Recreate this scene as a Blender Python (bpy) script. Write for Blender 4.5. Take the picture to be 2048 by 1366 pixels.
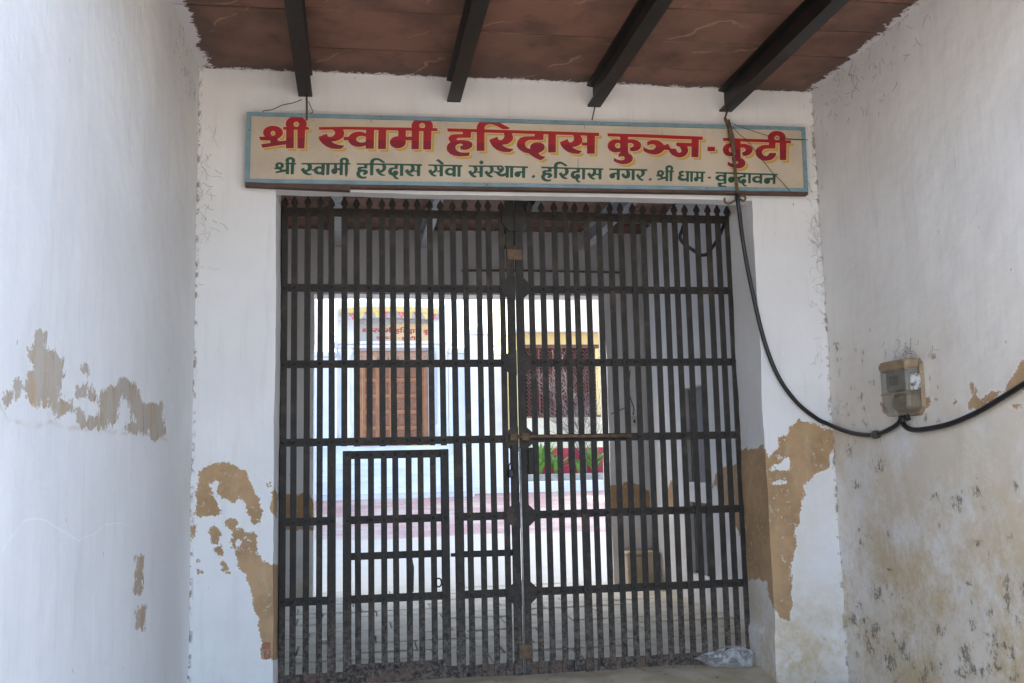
import bpy, math, random
import numpy as np
from mathutils import Matrix, Vector
random.seed(7)
rng = np.random.default_rng(7)
for o in list(bpy.data.objects):
    bpy.data.objects.remove(o)
scene = bpy.context.scene
COL = scene.collection

# ------------------------------------------------------------------ camera
FPX = 1961.42                                   # focal length in pixels of a 2048 wide picture
PITCH, YAW, ROLL = (math.radians(a) for a in (7.17404, 9.21731, -1.26704))
CAM = np.array([0.0, -7.1156, 1.5])
cp, sp, cy, sy, cr, sr = (math.cos(PITCH), math.sin(PITCH), math.cos(YAW), math.sin(YAW), math.cos(ROLL), math.sin(ROLL))
FWD = np.array([sy * cp, cy * cp, sp])
_r = np.array([cy, -sy, 0.0]); _u = np.cross(_r, FWD)
RGT = cr * _r + sr * _u
UPV = -sr * _r + cr * _u
cd = bpy.data.cameras.new('camera'); cam = bpy.data.objects.new('camera', cd); COL.objects.link(cam)
cam.matrix_world = Matrix([[RGT[i], UPV[i], -FWD[i], CAM[i]] for i in range(3)] + [[0, 0, 0, 1]])
cd.sensor_width = 36.0; cd.sensor_fit = 'HORIZONTAL'; cd.lens = FPX / 2048 * 36.0
cd.clip_start = 0.05; cd.clip_end = 3000
scene.camera = cam

# ------------------------------------------------------------------ light
SUN_EL, SUN_AZ = math.radians(40), math.radians(-62)      # azimuth measured from +Y towards +X
world = bpy.data.worlds.new('World'); scene.world = world; world.use_nodes = True
wn = world.node_tree.nodes; wl = world.node_tree.links
sky = wn.new('ShaderNodeTexSky'); sky.sky_type = 'NISHITA'; sky.sun_disc = False
sky.sun_elevation = SUN_EL; sky.sun_rotation = SUN_AZ
sky.air_density = 1.0; sky.dust_density = 4.0; sky.ozone_density = 0.9; sky.altitude = 170
bg = wn['Background']; bg.inputs['Strength'].default_value = 0.13
wl.new(sky.outputs['Color'], bg.inputs['Color'])
sd_ = bpy.data.lights.new('sun', 'SUN'); sd_.energy = 2.0; sd_.angle = math.radians(0.53); sd_.color = (1.0, 0.95, 0.86)
sun = bpy.data.objects.new('sun', sd_); COL.objects.link(sun)
sdir = Vector((math.sin(SUN_AZ) * math.cos(SUN_EL), math.cos(SUN_AZ) * math.cos(SUN_EL), math.sin(SUN_EL)))
sun.rotation_euler = sdir.to_track_quat('Z', 'Y').to_euler(); sun.location = sdir * 60
vs = scene.view_settings
vs.view_transform = 'Standard'; vs.look = 'None'; vs.gamma = 1.0; vs.use_curve_mapping = False
vs.exposure = 3.12

# ------------------------------------------------------------------ helpers
def ray(px, py): return FWD + (px - 1024) / FPX * RGT - (py - 683) / FPX * UPV
def at(px, py, ax, v):
    d = ray(px, py); return CAM + d * ((v - CAM[ax]) / d[ax])
def aX(px, py, v): return at(px, py, 0, v)
def aY(px, py, v): return at(px, py, 1, v)
def aZ(px, py, v): return at(px, py, 2, v)
def topix(V):
    q = np.asarray(V, float) - CAM; z = q @ FWD
    return 1024 + FPX * (q @ RGT) / z, 683 - FPX * (q @ UPV) / z, z

def hash3(i, j, k, s):
    h = (i * 374761393 + j * 668265263 + k * 2147483647 + s * 1274126177) & 0xFFFFFFFF
    h = ((h ^ (h >> 13)) * 1274126177) & 0xFFFFFFFF
    h = ((h ^ (h >> 16)) * 2246822519) & 0xFFFFFFFF
    return ((h ^ (h >> 15)) & 0xFFFFFF) / float(0xFFFFFF) * 2 - 1
def vnoise(P, scale, seed=0):
    P = np.asarray(P, float) * scale + 1000.0
    i = np.floor(P).astype(np.int64); f = P - i; f = f * f * (3 - 2 * f)
    out = 0
    for dx in (0, 1):
        for dy in (0, 1):
            for dz in (0, 1):
                w = (f[:, 0] if dx else 1 - f[:, 0]) * (f[:, 1] if dy else 1 - f[:, 1]) * (f[:, 2] if dz else 1 - f[:, 2])
                out = out + w * hash3(i[:, 0] + dx, i[:, 1] + dy, i[:, 2] + dz, seed)
    return out
def wobble(V, amp=1.0):
    V = np.asarray(V, float)
    D = np.stack([0.006 * vnoise(V, 2.2, 11 + c) + 0.003 * vnoise(V, 7, 21 + c) + 0.0016 * vnoise(V, 19, 31 + c) for c in range(3)], 1)
    return V + D * amp

def polysd(x, y, pts):
    pts = np.asarray(pts, float); d = np.full(x.shape, 1e9); ins = np.zeros(x.shape, bool)
    n = len(pts)
    for i in range(n):
        ax, ay = pts[i]; bx, by = pts[(i + 1) % n]
        ex, ey = bx - ax, by - ay
        t = np.clip(((x - ax) * ex + (y - ay) * ey) / (ex * ex + ey * ey + 1e-12), 0, 1)
        d = np.minimum(d, np.hypot(x - ax - t * ex, y - ay - t * ey))
        if ay != by:
            c = ((ay > y) != (by > y)) & (x < ex * (y - ay) / ey + ax)
            ins ^= c
    return np.where(ins, -d, d)
def ellsd(x, y, cx, cy_, rx, ry):
    return (np.hypot((x - cx) / rx, (y - cy_) / ry) - 1) * min(rx, ry)

class MB:
    """collects shapes; build() links them as one mesh object"""
    def __init__(s): s.v = []; s.f = []; s.sm = []
    def add(s, vs_, fs, smooth=False):
        b = len(s.v); s.v.extend([tuple(map(float, p)) for p in vs_]); s.f.extend([tuple(b + i for i in f) for f in fs]); s.sm.extend([smooth] * len(fs)); return s
    def box(s, a, b, bev=0.0):
        (x0, y0, z0), (x1, y1, z1) = a, b
        if bev <= 0:
            v = [(x0, y0, z0), (x1, y0, z0), (x1, y1, z0), (x0, y1, z0), (x0, y0, z1), (x1, y0, z1), (x1, y1, z1), (x0, y1, z1)]
            return s.add(v, [(0, 3, 2, 1), (4, 5, 6, 7), (0, 1, 5, 4), (1, 2, 6, 5), (2, 3, 7, 6), (3, 0, 4, 7)])
        e = min(bev, (x1 - x0) * .45, (y1 - y0) * .45, (z1 - z0) * .45)
        v = []
        for zi, ins in ((z0, e), (z0 + e, 0), (z1 - e, 0), (z1, e)):
            v += [(x0 + e + ins * 0, y0 + ins, zi), (x1 - e, y0 + ins, zi), (x1 - ins, y0 + e, zi), (x1 - ins, y1 - e, zi), (x1 - e, y1 - ins, zi), (x0 + e, y1 - ins, zi), (x0 + ins, y1 - e, zi), (x0 + ins, y0 + e, zi)]
        f = [tuple(range(7, -1, -1)), tuple(range(24, 32))]
        for l in range(3):
            for i in range(8): f.append((l * 8 + i, l * 8 + (i + 1) % 8, l * 8 + 8 + (i + 1) % 8, l * 8 + 8 + i))
        return s.add(v, f)
    def prism(s, poly, axis, a, b):
        """poly: 2-d outline in the two other axes (in x,y,z order), extruded along axis from a to b"""
        n = len(poly)
        def P(p, w): q = list(p); q.insert(axis, w); return q
        v = [P(p, a) for p in poly] + [P(p, b) for p in poly]
        f = [tuple(range(n - 1, -1, -1)), tuple(range(n, 2 * n))] + [(i, (i + 1) % n, n + (i + 1) % n, n + i) for i in range(n)]
        return s.add(v, f)
    def tube(s, pts, r, n=8, caps=True):
        pts = [Vector(p) for p in pts]; rs = r if isinstance(r, (list, tuple)) else [r] * len(pts)
        v = []; up = Vector((0.13, 0.21, 0.97))
        for i, p in enumerate(pts):
            t = (pts[min(i + 1, len(pts) - 1)] - pts[max(i - 1, 0)]).normalized()
            a = t.cross(up)
            if a.length < 1e-3: a = t.cross(Vector((1, 0, 0)))
            a.normalize(); b = t.cross(a)
            for k in range(n):
                w = 2 * math.pi * k / n; v.append(p + (a * math.cos(w) + b * math.sin(w)) * rs[i])
        f = [(i * n + k, i * n + (k + 1) % n, (i + 1) * n + (k + 1) % n, (i + 1) * n + k) for i in range(len(pts) - 1) for k in range(n)]
        if caps: f += [tuple(range(n - 1, -1, -1)), tuple(range((len(pts) - 1) * n, len(pts) * n))]
        return s.add(v, f, True)
    def lathe(s, c, prof, n=16):
        v = []; 
        for r, z in prof:
            for k in range(n): v.append((c[0] + r * math.cos(2 * math.pi * k / n), c[1] + r * math.sin(2 * math.pi * k / n), c[2] + z))
        m = len(prof)
        f = [(i * n + k, i * n + (k + 1) % n, (i + 1) * n + (k + 1) % n, (i + 1) * n + k) for i in range(m - 1) for k in range(n)]
        f += [tuple(range(n - 1, -1, -1)), tuple(range((m - 1) * n, m * n))]
        return s.add(v, f, True)
    def dome(s, c, r, nrm, n=6):
        """small rivet head"""
        nrm = Vector(nrm); a = nrm.orthogonal().normalized(); b = nrm.cross(a); c = Vector(c); v = []
        for rr, h in ((1, 0), (.75, .5)):
            for k in range(n):
                w = 2 * math.pi * k / n; v.append(c + (a * math.cos(w) + b * math.sin(w)) * r * rr + nrm * r * h)
        v.append(c + nrm * r * .75)
        f = [(k, (k + 1) % n, n + (k + 1) % n, n + k) for k in range(n)] + [(n + k, n + (k + 1) % n, 2 * n) for k in range(n)]
        return s.add(v, f, True)
    def mesh(s, name, mat):
        me = bpy.data.meshes.new(name); me.from_pydata(s.v, [], s.f); me.materials.append(mat)
        me.polygons.foreach_set('use_smooth', s.sm); me.update(); return me
    def build(s, name, mat, parent=None): return link(name, s.mesh(name, mat), parent)

def link(name, me, parent=None, loc=None, rot=None):
    o = bpy.data.objects.new(name, me); COL.objects.link(o)
    if loc is not None: o.location = loc
    if rot is not None: o.rotation_euler = rot
    if parent is not None:
        o.parent = parent; o.matrix_parent_inverse = parent.matrix_basis.inverted()
    return o
def thing(name, label, cat, loc=(0, 0, 0), group=None):
    o = bpy.data.objects.new(name, None); COL.objects.link(o); o.location = loc; o.empty_display_size = .1
    return tag(o, label, cat, group)
def tag(o, label=None, cat=None, group=None, kind=None):
    if label: o['label'] = label
    if cat: o['category'] = cat
    if group: o['group'] = group
    if kind: o['kind'] = kind
    return o
def setattrs(me, **kw):
    for k, a in kw.items():
        at_ = me.attributes.new(k, 'FLOAT', 'POINT'); at_.data.foreach_set('value', np.asarray(a, np.float32))

# ------------------------------------------------------------------ materials
class NT:
    def __init__(s, name):
        s.m = bpy.data.materials.new(name); s.m.use_nodes = True; s.t = s.m.node_tree
        s.p = s.t.nodes['Principled BSDF']; s.co = s.n('ShaderNodeTexCoord').outputs['Object']
    def n(s, typ, **kw):
        o = s.t.nodes.new(typ)
        for k, v in kw.items(): setattr(o, k, v)
        return o
    def L(s, a, b): s.t.links.new(a, b)
    def inp(s, sock, v):
        if hasattr(v, 'is_output'): s.L(v, sock)
        else: sock.default_value = v
    def math(s, op, a, b=0.0, clamp=False):
        o = s.n('ShaderNodeMath', operation=op); o.use_clamp = clamp
        s.inp(o.inputs[0], a); s.inp(o.inputs[1], b); return o.outputs[0]
    def noise(s, scale, detail=4, rough=.55, vec=None, dist=0.0):
        o = s.n('ShaderNodeTexNoise'); o.inputs['Scale'].default_value = scale; o.inputs['Detail'].default_value = detail
        o.inputs['Roughness'].default_value = rough; o.inputs['Distortion'].default_value = dist
        s.L(vec if vec is not None else s.co, o.inputs['Vector']); return o.outputs['Fac']
    def stretch(s, sc, rot=(0, 0, 0)):
        o = s.n('ShaderNodeMapping'); o.inputs['Scale'].default_value = sc; o.inputs['Rotation'].default_value = rot
        s.L(s.co, o.inputs['Vector']); return o.outputs[0]
    def attr(s, name): o = s.n('ShaderNodeAttribute'); o.attribute_name = name; return o.outputs['Fac']
    def xyz(s): o = s.n('ShaderNodeSeparateXYZ'); s.L(s.co, o.inputs[0]); return o.outputs
    def ss(s, v, a, b):
        o = s.n('ShaderNodeMapRange', interpolation_type='SMOOTHSTEP'); s.inp(o.inputs['Value'], v)
        o.inputs['From Min'].default_value = a; o.inputs['From Max'].default_value = b
        if a > b:
            o.inputs['From Min'].default_value = b; o.inputs['From Max'].default_value = a
            o.inputs['To Min'].default_value = 1; o.inputs['To Max'].default_value = 0
        return o.outputs[0]
    def mix(s, f, a, b):
        o = s.n('ShaderNodeMix', data_type='RGBA'); s.inp(o.inputs[0], f)
        for sock, c in ((o.inputs[6], a), (o.inputs[7], b)):
            if hasattr(c, 'is_output'): s.L(c, sock)
            else: sock.default_value = (*c, 1)
        return o.outputs[2]
    def bump(s, h, strength=.3, dist=.01):
        o = s.n('ShaderNodeBump'); o.inputs['Strength'].default_value = strength; o.inputs['Distance'].default_value = dist
        s.L(h, o.inputs['Height']); s.L(o.outputs[0], s.p.inputs['Normal'])
    def col(s, c): s.inp(s.p.inputs['Base Color'], c if hasattr(c, 'is_output') else (*c, 1))
    def rough(s, v): s.inp(s.p.inputs['Roughness'], v)

def simple(name, c1, c2, scale=8, rough=.6, bump=.0, metal=0.0, detail=5, c3=None, s3=40):
    t = NT(name); n = t.noise(scale, detail)
    c = t.mix(t.ss(n, .35, .68), c1, c2)
    if c3: c = t.mix(t.ss(t.noise(s3, 4, .7), .6, .68), c, c3)
    t.col(c); t.rough(rough); t.p.inputs['Metallic'].default_value = metal
    if bump: t.bump(t.noise(scale * 6, 5, .6), bump, .01)
    return t.m

def plaster():
    t = NT('whitewashed_plaster'); P = t.attr('peel'); M = t.attr('mold'); S = t.attr('stain'); C = t.attr('corner'); B = t.attr('brick')
    big = t.noise(1.3, 4); streak = t.noise(3.0, 5, .6, t.stretch((5, 5, .55)))
    c = t.mix(t.ss(big, .35, .65), (.78, .765, .755), (.72, .705, .70))
    c = t.mix(t.math('MULTIPLY', t.ss(streak, .5, .75), .35), c, (.62, .60, .57))
    fl = t.math('MULTIPLY', t.attr('film'), t.ss(t.noise(1.6, 5, .6), .22, .62)); c = t.mix(fl, c, (.66, .565, .435))  # warm bounce light painted in as beige, over the wall's own yellowing
    # fine scratches
    scr = t.noise(6, 3, .6, t.stretch((9, 9, 1.2), (0.35, .2, 0)), 1.2)
    c = t.mix(t.math('MULTIPLY', t.ss(scr, .66, .70), .35), c, (.83, .82, .80))
    # yellow brown damp
    sn = t.noise(2.2, 6, .62); s2 = t.noise(9, 5, .7)
    sf = t.math('MULTIPLY', S, t.ss(t.math('ADD', sn, t.math('MULTIPLY', t.noise(21, 6, .75), .55)), .62, .95))
    c = t.mix(t.math('MULTIPLY', sf, .85, True), c, (.54, .42, .26))
    sf2 = t.math('MULTIPLY', S, t.ss(t.noise(34, 4, .7, t.stretch((1, 1, .55))), .60, .74))
    c = t.mix(t.math('MULTIPLY', sf2, .55, True), c, (.30, .25, .17))
    # mould clusters
    mn = t.noise(50, 7, .85, t.stretch((1, 1, .55))); M2 = t.math('MULTIPLY', M, t.ss(t.noise(13, 5, .65), .36, .60))
    mf = t.ss(t.math('ADD', t.math('MULTIPLY', M2, .25), mn), .655, .73)
    c = t.mix(t.math('MULTIPLY', M2, .22), c, (.44, .37, .27))
    c = t.mix(t.math('MULTIPLY', mf, .8), c, (.15, .12, .085))
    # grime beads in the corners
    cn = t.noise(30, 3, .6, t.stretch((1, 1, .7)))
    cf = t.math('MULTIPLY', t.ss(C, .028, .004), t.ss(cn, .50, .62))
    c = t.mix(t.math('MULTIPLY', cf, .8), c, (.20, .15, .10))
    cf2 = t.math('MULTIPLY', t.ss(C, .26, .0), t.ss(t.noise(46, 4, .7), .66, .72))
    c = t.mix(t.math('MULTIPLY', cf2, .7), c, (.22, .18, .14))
    # small specks anywhere
    sp_ = t.ss(t.noise(24, 2, .5, t.stretch((1, 1, .45))), .755, .78)
    c = t.mix(t.math('MULTIPLY', sp_, .6), c, (.24, .20, .16))
    # old plaster ridge and pale scored lines
    rg = t.math('ABSOLUTE', t.math('ADD', t.attr('ridge'), t.math('MULTIPLY', t.math('SUBTRACT', t.noise(9, 4, .6), .5), .05)))
    c = t.mix(t.math('MULTIPLY', t.ss(rg, .013, .002), t.math('MULTIPLY', t.ss(t.noise(8, 3), .35, .55), .55)), c, (.60, .50, .42))
    sc_ = t.math('ABSOLUTE', t.math('ADD', t.attr('score'), t.math('MULTIPLY', t.math('SUBTRACT', t.noise(12, 3, .6), .5), .02)))
    c = t.mix(t.math('MULTIPLY', t.ss(sc_, .005, .001), .5), c, (.88, .86, .82))
    # peeled patches showing mud plaster
    e = t.math('ADD', P, t.math('ADD', t.math('MULTIPLY', t.math('SUBTRACT', t.noise(16, 5, .65), .5), .09), t.math('MULTIPLY', t.math('SUBTRACT', t.noise(70, 4, .7), .5), .05)))
    pf = t.ss(e, .003, -.003)
    mud = t.mix(t.ss(t.noise(5, 6, .65), .35, .65), (.47, .30, .16), (.36, .225, .115))
    mud = t.mix(t.math('MULTIPLY', t.ss(t.math('ADD', t.noise(30, 5, .75), t.math('MULTIPLY', t.noise(5, 3, .5), .25)), .745, .785), .85), mud, (.68, .64, .59))
    mud = t.mix(t.math('MULTIPLY', t.ss(t.noise(17, 5, .6, t.stretch((1, 1, .4))), .56, .68), .5), mud, (.46, .36, .24))
    c = t.mix(t.math('MULTIPLY', t.ss(e, .016, .002), .35), c, (.84, .82, .79))
    mud = t.mix(t.math('MULTIPLY', t.attr('thin'), t.ss(t.noise(4, 5, .65, t.stretch((3, 3, .6))), .25, .6)), mud, (.47, .42, .36))
    c = t.mix(pf, c, mud)
    bf = t.ss(t.math('ADD', B, t.math('MULTIPLY', t.math('SUBTRACT', t.noise(60, 4), .5), .02)), .002, -.002)
    c = t.mix(t.math('MULTIPLY', bf, t.ss(t.noise(45, 4, .7), .38, .5)), c, (.34, .13, .085))
    t.col(c); t.rough(.88)
    h = t.math('ADD', t.math('MULTIPLY', t.noise(26, 5, .6), .22), t.math('MULTIPLY', t.noise(6, 3), .45))
    h = t.math('SUBTRACT', h, t.math('MULTIPLY', pf, .32)); h = t.math('ADD', h, t.math('MULTIPLY', t.math('MULTIPLY', pf, t.noise(60, 5, .7)), .3))
    h = t.math('ADD', h, t.math('MULTIPLY', t.noise(4, 4, .6, t.stretch((7, 7, .8))), .25))
    t.bump(h, .55, .012)
    return t.m
PLASTER = plaster()

def sandstone():
    t = NT('red_sandstone'); inf = t.n('ShaderNodeObjectInfo').outputs['Random']
    add = t.n('ShaderNodeVectorMath', operation='ADD'); t.L(t.n('ShaderNodeNewGeometry').outputs['Position'], add.inputs[0])
    cmb = t.n('ShaderNodeCombineXYZ'); t.L(t.math('MULTIPLY', inf, 37.0), cmb.inputs[2]); t.L(cmb.outputs[0], add.inputs[1]); v = add.outputs[0]
    c = t.mix(inf, (.25, .122, .088), (.205, .115, .085))
    c = t.mix(t.ss(t.noise(2.5, 5, .6, v), .38, .66), c, (.145, .075, .056))
    c = t.mix(t.math('MULTIPLY', t.ss(t.noise(5, 6, .7, v), .55, .75), .6), c, (.09, .055, .045))
    w = t.n('ShaderNodeTexWave', wave_type='BANDS', bands_direction='DIAGONAL'); w.inputs['Scale'].default_value = .8; w.inputs['Distortion'].default_value = 7; w.inputs['Detail'].default_value = 4; w.inputs['Detail Scale'].default_value = 1.3
    t.L(v, w.inputs['Vector'])
    vein = t.math('MULTIPLY', t.ss(w.outputs['Fac'], .993, .999), t.ss(t.noise(3, 3, .6, v), .5, .6))
    c = t.mix(t.math('MULTIPLY', vein, .55), c, (.46, .27, .19))
    spk = t.ss(t.noise(75, 3, .6, v), .70, .73)
    c = t.mix(t.math('MULTIPLY', spk, t.ss(t.noise(3, 3, .5, v), .5, .7)), c, (.6, .52, .46))
    e = t.attr('edge'); en = t.math('ADD', e, t.math('ADD', t.math('MULTIPLY', t.math('SUBTRACT', t.noise(9, 5, .7, v), .5), .22), t.math('MULTIPLY', t.math('SUBTRACT', t.noise(40, 4, .7, v), .5), .10)))
    c = t.mix(t.math('MULTIPLY', t.ss(en, .22, .03), .5), c, (.07, .05, .045))
    c = t.mix(t.ss(en, .022, .006), c, (.66, .64, .66))
    t.col(c); t.rough(.8); t.bump(t.noise(30, 5, .65, v), .35, .01)
    return t.m
SANDSTONE = sandstone()

def iron():
    t = NT('old_iron_paint'); g = t.n('ShaderNodeNewGeometry').outputs['Position']
    z = t.n('ShaderNodeSeparateXYZ'); t.L(g, z.inputs[0])
    c = t.mix(t.ss(t.noise(9, 5, .65, g), .35, .7), (.017, .014, .012), (.034, .027, .021))
    c = t.mix(t.math('MULTIPLY', t.ss(t.noise(5, 6, .7, g), .52, .68), .6), c, (.085, .060, .038))
    c = t.mix(t.math('MULTIPLY', t.ss(t.noise(120, 3, .7, g), .62, .70), .55), c, (.19, .17, .15))
    low = t.math('MULTIPLY', t.ss(z.outputs[2], .75, .02), t.ss(t.noise(38, 6, .8, g), .40, .66))
    c = t.mix(t.math('MULTIPLY', low, .8), c, (.24, .19, .155))
    rust = t.math('MULTIPLY', t.ss(z.outputs[2], .22, .03), t.ss(t.noise(9, 5, .7, g), .45, .6))
    c = t.mix(t.math('MULTIPLY', rust, .55), c, (.17, .10, .07))
    t.col(c); t.rough(.62); t.p.inputs['Specular IOR Level'].default_value = .35
    t.bump(t.noise(70, 5, .65, g), .3, .004); return t.m
IRON = iron()
RUST = simple('brown_rust', (.16, .10, .06), (.09, .055, .035), 30, .8, .3, c3=(.26, .17, .10))
STEEL_BLACK = simple('black_beam_paint', (.007, .0065, .0065), (.014, .012, .011), 6, .5, .15, c3=(.035, .03, .026), s3=25)
STEEL_GREY = simple('pale_beam_paint', (.42, .42, .44), (.30, .30, .31), 6, .7, .15, c3=(.14, .11, .09), s3=22)
BRIGHT_ROD = simple('worn_bright_steel', (.5, .49, .47), (.36, .34, .31), 20, .4, .05, .7)
CABLE = simple('black_cable', (.007, .007, .0075), (.013, .0125, .012), 20, .38)
CABLE_DUSTY = simple('dusty_cable', (.05, .042, .035), (.10, .085, .065), 25, .6)
WIRE = simple('dusty_wire', (.045, .037, .03), (.10, .085, .07), 40, .8)
WEB = simple('dusty_web', (.15, .13, .12), (.25, .22, .20), 40, .9)
WOODBROWN = simple('brown_batten', (.115, .06, .042), (.075, .04, .032), 14, .75, .2)
BLUEPAINT = simple('pale_blue_paint', (.19, .30, .345), (.15, .24, .285), 10, .55, .1, c3=(.10, .13, .14), s3=30)
FLAG = simple('dusty_flagstone', (.54, .49, .375), (.44, .395, .295), 3.5, .85, .3, c3=(.30, .26, .185), s3=12)
FLAGJOINT = simple('earth_joint', (.075, .07, .058), (.12, .11, .09), 8, .95, .2)
MORTAR = simple('old_mortar', (.12, .11, .09), (.24, .22, .18), 9, .95, .3)
CONCRETE = simple('worn_concrete', (.47, .385, .27), (.36, .285, .185), 4, .9, .3, c3=(.22, .155, .085), s3=9)
STREET = simple('dusty_street', (.34, .30, .25), (.28, .25, .21), 1.5, .95, .1)
MARBLE = simple('white_marble', (.78, .79, .80), (.70, .72, .74), 2.5, .4, .04)
MARBLE_STEP = simple('veined_marble_step', (.72, .73, .74), (.60, .62, .645), 1.6, .45, .04)
TEAK = simple('varnished_teak', (.36, .15, .055), (.28, .11, .04), 5, .45, .1)
TEAKDARK = simple('carved_teak', (.27, .115, .055), (.17, .07, .035), 22, .55, .5)
TORAN = simple('pale_carved_wood', (.55, .36, .26), (.40, .22, .14), 30, .6, .4)
YELLOW = simple('yellow_wash', (.72, .58, .26), (.66, .53, .24), 2, .85, .1)
CREAM = simple('cream_wash', (.80, .74, .56), (.76, .69, .50), 2, .85, .1)
GOLD = simple('festoon_yellow', (.66, .45, .05), (.60, .52, .30), 26, .6)
RED = simple('festoon_red', (.55, .03, .035), (.60, .30, .28), 30, .6)
LATTICE = simple('red_brown_lattice', (.16, .060, .045), (.11, .045, .035), 8, .7)
DARKROOM = simple('dark_interior', (.035, .028, .025), (.025, .02, .018), 3, .9)
CRIMSON = simple('crimson_paint', (.44, .035, .065), (.36, .03, .055), 3, .7)
LEAF = simple('plant_leaf', (.10, .24, .035), (.17, .33, .06), 5, .5)
TWIG = simple('bare_twig', (.26, .22, .20), (.18, .15, .13), 8, .9)
STONE = simple('planter_stone', (.34, .32, .27), (.24, .23, .19), 6, .9, .3)
SHUTTER = simple('grey_shutter', (.20, .19, .20), (.15, .145, .15), 5, .7, .1)
OFFWHITE = simple('switch_plastic', (.62, .60, .52), (.55, .52, .45), 10, .5)
PAPER = simple('paper_scrap', (.8, .8, .78), (.7, .7, .69), 10, .8)

def pavers():
    t = NT('brick_pavers'); b = t.n('ShaderNodeTexBrick'); b.inputs['Scale'].default_value = 1.0
    b.inputs['Brick Width'].default_value = .24; b.inputs['Row Height'].default_value = .12; b.inputs['Mortar Size'].default_value = .008
    b.inputs['Color1'].default_value = (.40, .20, .17, 1); b.inputs['Color2'].default_value = (.34, .22, .20, 1); b.inputs['Mortar'].default_value = (.16, .13, .12, 1)
    t.L(t.co, b.inputs['Vector'])
    n = t.math('MULTIPLY', t.ss(t.noise(.8, 5, .6), .42, .62), .8)
    c = t.mix(n, b.outputs['Color'], (.42, .36, .30)); y = t.xyz()[1]
    yy = t.math('ADD', y, t.math('MULTIPLY', t.noise(.7, 4), 1.2))
    con = t.mix(t.noise(2, 5), (.50, .45, .36), (.38, .35, .28))
    c = t.mix(t.ss(yy, 12.2, 12.0), c, con)
    t.col(c); t.rough(.85); t.bump(b.outputs['Fac'], .3, -.01); return t.m
PAVER = pavers()

# ------------------------------------------------------------------ the place: levels and planes
XL, XR, YF, ZC = -1.042, 3.414, -0.456, 4.236       # porch side walls, face of the gate wall, slab underside
OL, OR, OT = -0.522, 2.892, 3.392                    # gate opening
PXL, PXR, YE, ZP = -1.15, 3.62, 4.78, 4.40           # passage: side walls, end wall, slab underside
EL, ER, ET = -0.475, 3.125, 3.60                     # far opening
YE2 = YE + .34
ROOF_Y = -4.25                                       # front edge of the porch roof
WALL_Y = -4.7

def grp(poly, ox, oy, s): return [(ox + x / s, oy + y / s) for x, y in poly]
LWALL = [grp(p, 0, 600, 1.7833) for p in (
    [(145,125),(160,140),(165,175),(200,215),(220,220),(218,290),(205,340),(212,375),(250,368),(255,390),(215,412),(185,380),(180,345),(150,375),(145,345),(125,370),(100,340),(92,315),(110,300),(105,268),(140,262),(125,215),(120,190),(130,150)],
    [(355,440),(350,420),(365,400),(358,370),(362,335),(395,312),(425,305),(440,285),(465,298),(490,320),(500,365),(520,375),(545,380),(575,370),(580,480),(545,495),(535,450),(520,460),(525,480),(510,465),(480,470),(450,455),(470,440),(500,440),(480,400),(470,360),(450,350),(440,330),(425,350),(415,380),(412,430),(395,430),(390,400),(375,450)],
    [(22,355),(30,330),(44,332),(38,360)], [(57,335),(58,305),(66,300),(64,340)], [(283,320),(300,312),(306,335),(292,345)],
    [(318,350),(320,318),(330,320),(330,352)], [(302,250),(304,228),(313,230),(313,256)], [(275,395),(282,385),(300,430),(340,420),(340,450),(300,448),(280,425)],
    [(488,1000),(494,920),(500,920),(498,1040),(486,1042)], [(492,1165),(498,1100),(514,1095),(508,1170)])]
LPIER = [grp(p, 0, 600, 1.7833) for p in (
    [(715,605),(780,582),(830,592),(880,615),(890,660),(900,690),(925,710),(930,780),(905,800),(890,760),(870,710),(850,690),(835,720),(800,705),(775,690),(800,650),(770,635),(745,655),(755,690),(770,720),(790,755),(740,770),(700,765),(708,720),(700,690),(715,655)],
    [(812,790),(830,778),(846,790),(845,815),(825,820)], [(752,815),(770,808),(785,830),(780,868),(760,865)], [(838,828),(865,820),(875,840),(850,852)],
    [(888,840),(905,828),(915,845),(900,862)], [(818,855),(835,842),(842,880),(822,885)], [(768,885),(790,876),(795,905),(772,908)],
    [(680,800),(690,805),(692,850),(685,855)], [(790,940),(800,935),(822,965),(815,977),(800,965)], [(706,960),(720,958),(720,972),(708,972)],
    [(845,880),(875,860),(910,870),(915,910),(945,940),(1000,955),(1000,1285),(940,1280),(925,1250),(935,1220),(925,1150),(910,1100),(895,1020),(880,980),(850,930)],
    [(972,680),(990,690),(985,770),(975,750)], [(694,930),(700,915),(703,940)], [(958,650),(963,640),(962,690)])]
RPIER = [grp(p, 1448, 666, 1.9517) for p in (
    [(60,455),(140,455),(150,442),(165,475),(180,495),(200,470),(215,455),(218,415),(250,400),(265,375),(295,342),(340,355),(375,360),(395,385),(415,378),(430,400),(425,440),(405,460),(405,515),(350,550),(305,590),(305,640),(290,700),(290,740),(275,770),(278,830),(260,890),(262,980),(258,1080),(245,1120),(215,1105),(190,1060),(170,970),(130,955),(90,960),(80,800),(70,600)],)]
RPIER_HOLE = [grp(p, 1448, 666, 1.9517) for p in ([(238,465),(265,490),(260,545),(180,540),(190,512),(225,505)], [(362,425),(382,425),(380,440),(364,440)], [(180,575),(240,570),(242,595),(182,598)])]
RWALL = [grp(p, 1448, 666, 1.9517) for p in (
    [(955,180),(975,200),(985,245),(1000,260),(1030,235),(1090,225),(1110,190),(1140,165),(1155,110),(1190,100),(1190,215),(1120,235),(1090,230),(1050,265),(1010,290),(990,305),(950,300),(948,280),(965,265)],
    [(760,245),(803,252),(800,285),(765,312)], [(612,275),(630,280),(645,318),(618,308)], [(890,270),(915,245),(925,262),(900,290)], [(1115,282),(1150,275),(1171,280),(1160,294),(1120,295)])]
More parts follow.
